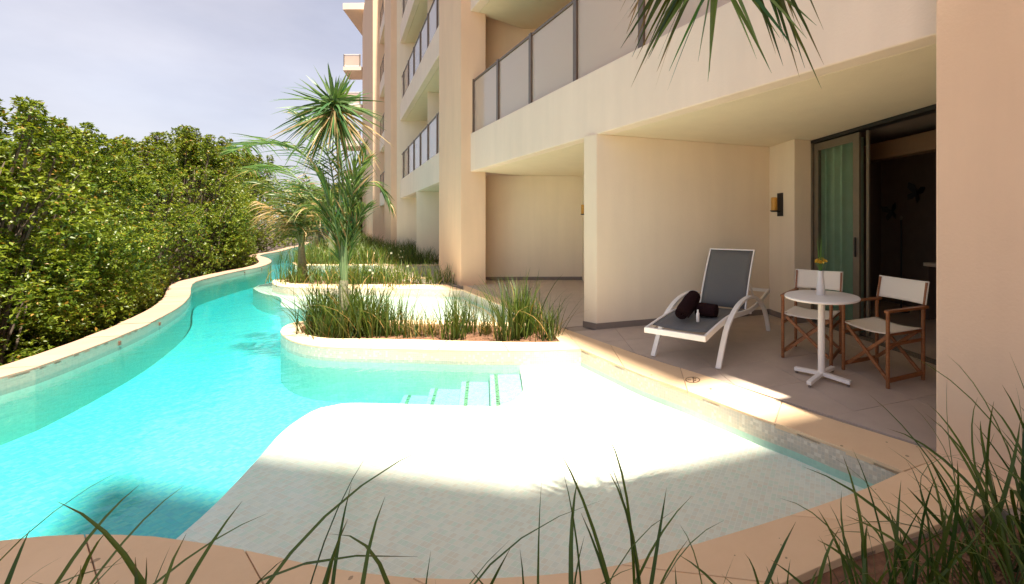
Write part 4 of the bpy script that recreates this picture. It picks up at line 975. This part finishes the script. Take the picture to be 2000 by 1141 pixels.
clump(CLf[1], *P(565, 548, 0).xy, -.03, 1.15, 'tall strap-leaf clump at the left tip of the second planter', 'strap leaf clumps in the second planter')
# tall thin seed stalks
# mulch chips
def chips(poly, n, z, parent, seed, size=(.012, .035)):
    rd = random.Random(seed); m = MB(); xs = [p.x for p in poly]; ys = [p.y for p in poly]; c = 0; tries = 0
    while c < n and tries < n * 12:
        tries += 1; p = V((rd.uniform(min(xs), max(xs)), rd.uniform(min(ys), max(ys)), 0))
        if not inside(p, poly): continue
        c += 1; a = rd.uniform(0, 3.14); l = rd.uniform(*size); Mx = Matrix.Rotation(a, 3, 'Z') @ Matrix.Rotation(rd.uniform(-.5, .5), 3, 'X') @ Matrix.Rotation(rd.uniform(-.4, .4), 3, 'Y')
        m.box((p.x, p.y, z + .004), (l, l * .3, .004), Mx)
    o = link('mulch', m.mesh('mulch', M['rope'], fix=False), parent); o['kind'] = 'stuff'
chips(sp1, 1800, -.03, p1, 5)
# near bed
bed = [V((1.95, 1.98, 0))] + [p for p in no[4:]] + [V((-3.0, -3.5, 0)), V((3.5, -3.5, 0)), V((3.4, .7, 0))]
nb = solid('planting_bed', dedupe(bed), -.4, -.035, M['soil']); tag(nb, 'mulched bed in the foreground below the grasses', kind='structure')
nbv = [V((.4, 1.45, 0)), V((1.5, 1.9, 0)), V((2.2, 1.7, 0)), V((2.6, 1.2, 0)), V((1.2, .9, 0)), V((.3, 1.0, 0))]
chips(nbv, 4200, -.035, nb, 9)
# foreground clumps: every blade its own part
def blade_mesh(seed, wd=.013, hook=0.0):
    r = np.random.default_rng(seed); segs = 9; v = []; f = []; t = []; x = r.random(); c = np.array([.020, .055, .010]) * (1 - x) + np.array([.085, .12, .018]) * x
    droop = r.uniform(.05, .5) + hook; lean = r.uniform(.0, .25); tw = r.uniform(-1.2, 1.2)
    for i in range(segs + 1):
        u = i / segs; p = np.array([lean * u + droop * .6 * u ** 2.6, 0, u - droop * .5 * u ** 3.2]); w_ = wd * (.75 + .5 * u) * (1 - u ** 3.5) * .5 + .0003; a = tw * u
        s = np.array([math.sin(a) * .5, math.cos(a), 0]); kk = np.array([-.35 * w_, 0, .35 * w_])
        v += [p - s * w_ + kk, p, p + s * w_ + kk]; cc = c * (.85 + .3 * u) if u < .93 else np.array([.16, .09, .03]); t += [cc] * 3
    for i in range(segs):
        for j in (0, 1): f.append((3 * i + j, 3 * i + j + 1, 3 * i + 4 + j, 3 * i + 3 + j))
    me = soup('blade', np.array(v), f, np.array(t), M['grass']); me.polygons.foreach_set('use_smooth', [True] * len(me.polygons)); return me
BL = [blade_mesh(300 + k, hook=(.55 if k % 4 == 0 else 0)) for k in range(16)]
def fore_clump(x, y, n, h, sp, label, seed, lean=(0, 0)):
    n = int(n * 1.35) if x < 0 else n
    rd = random.Random(seed); o = empty('grass_clump', (x, y, -.035), 0, label, 'grass', 'strap leaf clumps in the foreground bed')
    for k in range(n):
        b = link('blade', BL[rd.randrange(16)], o); b.location = (rd.gauss(0, .05), rd.gauss(0, .04), 0); s = h * 1.32 * rd.uniform(.5, 1.05)
        b.scale = (s * rd.uniform(.6, 1.4), rd.uniform(.8, 1.3), s); b.rotation_euler = (rd.gauss(0, sp) + lean[1], rd.gauss(0, sp) + lean[0], rd.uniform(0, 6.28))
fg = [(-2.12, 1.18, 13, .58, .16, 'dark strap-leaf clump at the lower left corner of the photo', (.0, 0)),
      (-1.87, 1.10, 12, .50, .2, 'sparse clump second from the lower left corner', (.05, 0)),
      (-1.50, 1.06, 13, .46, .2, 'clump of short blades over the coping below the dark water', (0, 0)),
      (-1.28, 1.08, 10, .66, .12, 'clump with upright thick blades below the corner of the shelf', (0, 0)),
      (-.98, 1.05, 9, .60, .14, 'small clump left of the empty coping stretch', (0, 0)),
      (-.70, 1.02, 10, .58, .13, 'clump of thin spikes at the bottom centre', (0, 0)),
      (-.33, 1.06, 13, .58, .16, 'tall spiky clump right of the bottom centre', (0, 0)),
      (-.12, 1.16, 9, .64, .10, 'clump with the two highest straight blades over the white shelf', (0, 0)),
      (.10, 1.14, 14, .50, .22, 'arching clump before the pale pink coping', (0, 0)),
      (.36, 1.20, 26, .48, .28, 'dense arching clump at the bed edge', (0, 0)),
      (.62, 1.32, 32, .50, .26, 'dense clump in front of the pool corner', (0, 0)),
      (.88, 1.42, 34, .52, .26, 'clump hanging over the bed edge', (0, 0)),
      (1.10, 1.30, 36, .60, .28, 'tangled clump in front of the mulch', (0, 0)),
      (1.38, 1.62, 34, .66, .24, 'tall dark clump against the end wall', (.05, 0)),
      (1.62, 1.70, 30, .74, .22, 'tallest dark clump at the right border', (0, 0)),
      (1.52, 1.42, 36, .70, .26, 'dark clump low at the right border', (0, 0)),
      (1.22, 1.60, 12, .62, .3, 'loose clump bending over the coping by the end wall', (-.2, 0)),
      (.95, 1.12, 26, .5, .35, 'low sprawling clump in the bottom right mulch', (0, 0))]
for k, (x, y, n, h, sp, lb, ln_) in enumerate(fg): fore_clump(x, y, n, h, sp, lb, 400 + k, ln_)

# ---- palms
def frond(path, nleaf, Lmax, width, seed, start=.3, dry=0.0, up=(0, 0, 1), droop=.5, tipfan=True, col=((.02, .085, .03), (.09, .16, .045)), rach=.014, curlr=.6, petcol=(.10, .22, .09), segs=4, tend=.74, fwd=.6):
    r = np.random.default_rng(seed); pts = catmull(path, .06); pts = resample(pts, 60); m = len(pts); v = []; f = []; t = []
    # rachis
    tb_ = MB(); tb_.tube(pts, [rach * (1 - .85 * i / (m - 1)) + .001 for i in range(m)], 6, cap=False)
    v = [np.array(q) for q in tb_.v]; f = [tuple(q) for q in tb_.f]; t = [np.array(petcol)] * len(v)
    for k in range(nleaf):
        u = start + (1 - start) * (k // 2 + .5) / (nleaf / 2); i = min(m - 2, int(u * (m - 1))); p = pts[i]; d = (pts[i + 1] - pts[i]).normalized()
        sd_ = d.cross(V(up)); sd_ = sd_.normalized() if sd_.length > .05 else V((1, 0, 0)); n_ = sd_.cross(d)
        sg = 1 if k % 2 else -1; uu = (u - start) / (1 - start)
        L_ = Lmax * (math.sin(math.pi * min(1, .18 + uu * tend)) ** .7) * r.uniform(.75, 1.1)
        fw = fwd + .6 * uu; dr = (sd_ * sg * r.uniform(.8, 1.1) + d * fw * r.uniform(.7, 1.2) + n_ * r.uniform(-.35, .5)).normalized()
        wv = dr.cross(V((r.normal(), r.normal(), r.normal() + 1))).normalized()
        x = r.random(); isd = r.random() < dry; c = np.array([.40, .27, .13]) if isd else np.array(col[0]) * (1 - x) + np.array(col[1]) * x
        i0 = len(v); g = droop * r.uniform(.5, 1.3) * (1.6 if isd else 1)
        for s in range(segs + 1):
            q = s / segs; pp = p + dr * (L_ * q) + V((0, 0, -g * L_ * q * q)); w_ = width * r.uniform(.95, 1.0) * (1 - q ** 2) * .5 * (.5 + min(1, q * 4) * .5) + .0005
            v += [np.array(pp - wv * w_), np.array(pp + wv * w_)]; cc = c if q < .99 or r.random() < .6 else np.array([.3, .2, .1]); t += [cc, cc]
        for s in range(segs): f.append((i0 + 2 * s, i0 + 2 * s + 1, i0 + 2 * s + 3, i0 + 2 * s + 2))
    return soup('frond', np.array(v), f, np.array(t), M['palm'])
def palm_root(base, label): return empty('palm_tree', base, 0, label, 'palm')
def trunk(parent, H, r0, r1, seed):
    rd = random.Random(seed); n = 14; m = MB(); pts = []; rr = []
    for k in range(n + 1):
        u = k / n; pts.append(V((.0 + .01 * math.sin(u * 5), .01 * math.cos(u * 4), H * u))); rr.append(r0 + (r1 - r0) * u ** .6 + .004 * (k % 2))
    m.tube(pts, rr, 14); return m.build('trunk', M['bark'], parent, smooth=True)
b1 = P(674, 656, -.03); pr = palm_root(b1, 'tall feathery palm rising from the nearest planter'); trunk(pr, .70, .088, .042, 1)
Yp = b1.y
def rel(x, y, dy=0.0):   # photo position at depth Yp+dy, relative to the palm base
    q = at(x, y, Yp + dy); return q - b1
crown0 = V((0, 0, .55))
def fr_add(path, *a, **k):
    link('frond', frond([crown0 + V((random.uniform(-.02, .02), random.uniform(-.02, .02), -.1))] + path, *a, **k), pr)
def burst(c, n, L0, L1, width, seed, el0, el1, toward=0.0, sag=.1, dry=.1, base_len=.12):
    """young leaf fan: stiff leaflets springing from the end of a petiole"""
    r = np.random.default_rng(seed); v = []; f = []; t = []
    for k in range(n):
        a = 2 * math.pi * (k + r.random()) / n; el = r.uniform(el0, el1)
        d = V((math.cos(a) * math.cos(el), math.sin(a) * math.cos(el) * .75 - toward, math.sin(el))).normalized(); L_ = r.uniform(L0, L1)
        wv = d.cross(V((r.normal(), r.normal(), r.normal()))).normalized(); x = r.random(); isd = r.random() < dry
        col_ = np.array([.42, .30, .15]) if isd else np.array([.03, .10, .03]) * (1 - x) + np.array([.15, .23, .08]) * x
        p = c + V((r.normal(0, .012), r.normal(0, .02), r.uniform(-base_len, .02))); i0 = len(v); g = sag * r.uniform(.4, 1.5)
        for s in range(6):
            q = s / 5; pp = p + d * (L_ * q) + V((0, 0, -g * L_ * q * q)); w_ = width * (1 - q ** 2.2) * .5 * min(1, .4 + q * 3) + .0006
            v += [np.array(pp - wv * w_), np.array(pp + wv * w_)]; t += [col_, col_]
        for s in range(5): f.append((i0 + 2 * s, i0 + 2 * s + 1, i0 + 2 * s + 3, i0 + 2 * s + 2))
    return soup('leaf_fan', np.array(v), f, np.array(t), M['palm'])
G1 = dict(col=((.03, .095, .022), (.14, .21, .045)), petcol=(.19, .27, .11))
G2 = dict(col=((.035, .10, .03), (.14, .22, .07)), petcol=(.23, .30, .13))
hd = rel(653, 198)
link('leaf_fan', burst(hd, 44, .32, .50, .036, 61, .25, 1.45, sag=.0, dry=.02), pr)
link('leaf_fan', burst(hd, 70, .45, .62, .030, 62, -.45, .35, toward=.15, sag=.30, dry=.14), pr)
link('leaf_fan', burst(hd + V((0, 0, -.06)), 120, .45, .78, .022, 63, -1.25, -.30, toward=.2, sag=.3, dry=.32), pr)
fr_add([rel(668, 480), rel(664, 380), rel(657, 270), rel(653, 200)], 26, .34, .022, 11, start=.55, dry=.3, droop=.5, rach=.021, fwd=1.2, **G2)
fr_add([rel(674, 480), rel(672, 390, .04), rel(664, 300, .05), rel(656, 204, .02)], 26, .36, .022, 12, start=.5, dry=.1, droop=.3, rach=.019, fwd=1.4, **G2)
fr_add([rel(662, 480), rel(645, 410, .05), rel(620, 335, .15), rel(575, 288, .35), rel(518, 278, .6), rel(448, 298, .9)], 140, .46, .018, 13, start=.42, dry=.05, droop=.22, rach=.017, fwd=.8, **G1)
fr_add([rel(660, 480, .05), rel(640, 430, .3), rel(600, 370, .7), rel(545, 325, 1.2), rel(480, 335, 1.6)], 110, .5, .018, 14, start=.45, dry=.1, droop=.3, rach=.014, fwd=.8, **G1)
fr_add([rel(678, 470), rel(690, 410, .0), rel(705, 370, .05), rel(728, 355, .1), rel(748, 372, .15), rel(764, 402, .2)], 110, .32, .016, 15, start=.4, dry=.1, droop=.5, rach=.012, fwd=1.1, **G1)
fr_add([rel(676, 480, -.02), rel(684, 410, -.05), rel(694, 350, -.1), rel(716, 305, -.15)], 90, .42, .019, 16, start=.35, dry=.1, droop=.1, rach=.012, fwd=2.0, **G1)
fr_add([rel(664, 480, .0), rel(652, 420, -.1), rel(636, 360, -.15), rel(612, 320, -.2)], 90, .44, .019, 17, start=.35, dry=.14, droop=.1, rach=.012, fwd=2.0, **G1)
fr_add([rel(673, 470, .1), rel(680, 400, .2), rel(690, 340, .3), rel(712, 285, .4)], 90, .46, .019, 18, start=.4, dry=.06, droop=.1, rach=.012, fwd=2.0, **G1)
fr_add([rel(668, 470, .1), rel(655, 380, .2), rel(640, 300, .3), rel(612, 240, .4), rel(580, 222, .5)], 70, .44, .020, 19, start=.55, dry=.1, droop=.15, rach=.014, fwd=1.0, **G1)
fr_add([rel(667, 520, .0), rel(656, 470, .0), rel(642, 425, .0), rel(620, 395, -.1)], 80, .40, .018, 20, start=.35, dry=.16, droop=.2, rach=.011, fwd=1.8, **G1)
fr_add([rel(679, 520, .0), rel(688, 465, .05), rel(700, 425, .05), rel(716, 400, .0)], 80, .40, .018, 21, start=.35, dry=.12, droop=.2, rach=.011, fwd=1.8, **G1)
def small_palm(base, trunkH, label, tips, seed, k=1.0, dryset=(), nl=70):
    r = palm_root(base, label); trunk(r, trunkH * 1.1, .078 * k, .036 * k, seed)
    for i, (x, y, dy) in enumerate(tips):
        tip = at(x, y, base.y + dy) - base; c = V((0, 0, trunkH)); mid = c.lerp(tip, .5) + V((0, 0, .22 * (tip - c).length))
        q1_ = c.lerp(mid, .4) + V((0, 0, .08 * (tip - c).length))
        dd = 1.0 if i in dryset else .12
        link('frond', frond([c - V((0, 0, .05)), q1_, mid, tip], nl, .42 * k, .022 * k, seed * 50 + i, start=.3, dry=dd, droop=.6, col=((.035, .085, .02), (.13, .16, .03)), rach=.014 * k, petcol=(.20, .24, .10)), r)
b2 = P(590, 547, -.03)
small_palm(b2, .80, 'smaller palm with dry hanging frond in the second planter', [(505, 395, -.3), (492, 350, .5), (530, 345, .3), (560, 352, .8), (600, 345, 0), (625, 380, .6), (640, 420, 0), (520, 420, .1), (545, 400, -.6), (610, 395, -.8), (575, 375, -.5), (570, 440, .2)], 5, 1.5, (0, 7))
b3 = P(617, 492, -.03); small_palm(b3, 1.0, 'third palm, slim and pale, farther along the pool', [(570, 420, 0), (590, 405, .5), (610, 400, 0), (635, 405, 0), (655, 425, 0), (640, 440, .5)], 6, 2.2, (), 50)
b4 = P(648, 500, -.03); small_palm(b4, 1.8, 'fourth palm hidden behind the tall one', [(600, 380, 0), (625, 365, .5), (650, 360, 0), (680, 370, 0), (700, 400, 0)], 7, 2.0, (), 50)
# near palm behind the viewer whose frond tip hangs into the top of the view
bn = V((.45, -1.3, -.035)); pn = palm_root(bn, 'near palm whose dark frond tips hang into the top of the view'); trunk(pn, 1.5, .11, .08, 9)
def nfr(path, seed, nl, L_, wd, start=.45, dr=.25):
    link('frond', frond([V((0, 0, 1.45))] + [V(p) - bn for p in path], nl, L_, wd, seed, start=start, dry=.03, droop=dr, col=((.018, .05, .010), (.075, .10, .018)), rach=.016, petcol=(.10, .12, .04), segs=5, tend=.42), pn)
nfr([(.42, -.9, 2.4), (.36, .0, 3.2), (.28, .9, 3.3), (.22, 1.5, 2.96), (.20, 1.74, 2.60)], 31, 200, .62, .027, start=.72, dr=.30)
link('leaf_fan', burst(V((.17, 1.80, 2.63)) - bn, 22, .42, .58, .020, 71, -1.15, -.15, toward=.1, sag=.12, dry=.0), pn)
for k, a in enumerate((4.2, 4.9, 5.6, 6.3)):
    nfr([(.45 + .4 * math.cos(a), -1.3 + .4 * math.sin(a), 2.5), (.45 + 1.2 * math.cos(a), -1.3 + 1.2 * math.sin(a), 3.1), (.45 + 2.0 * math.cos(a), -1.3 + 2.0 * math.sin(a), 2.4)], 40 + k, 60, .5, .025)
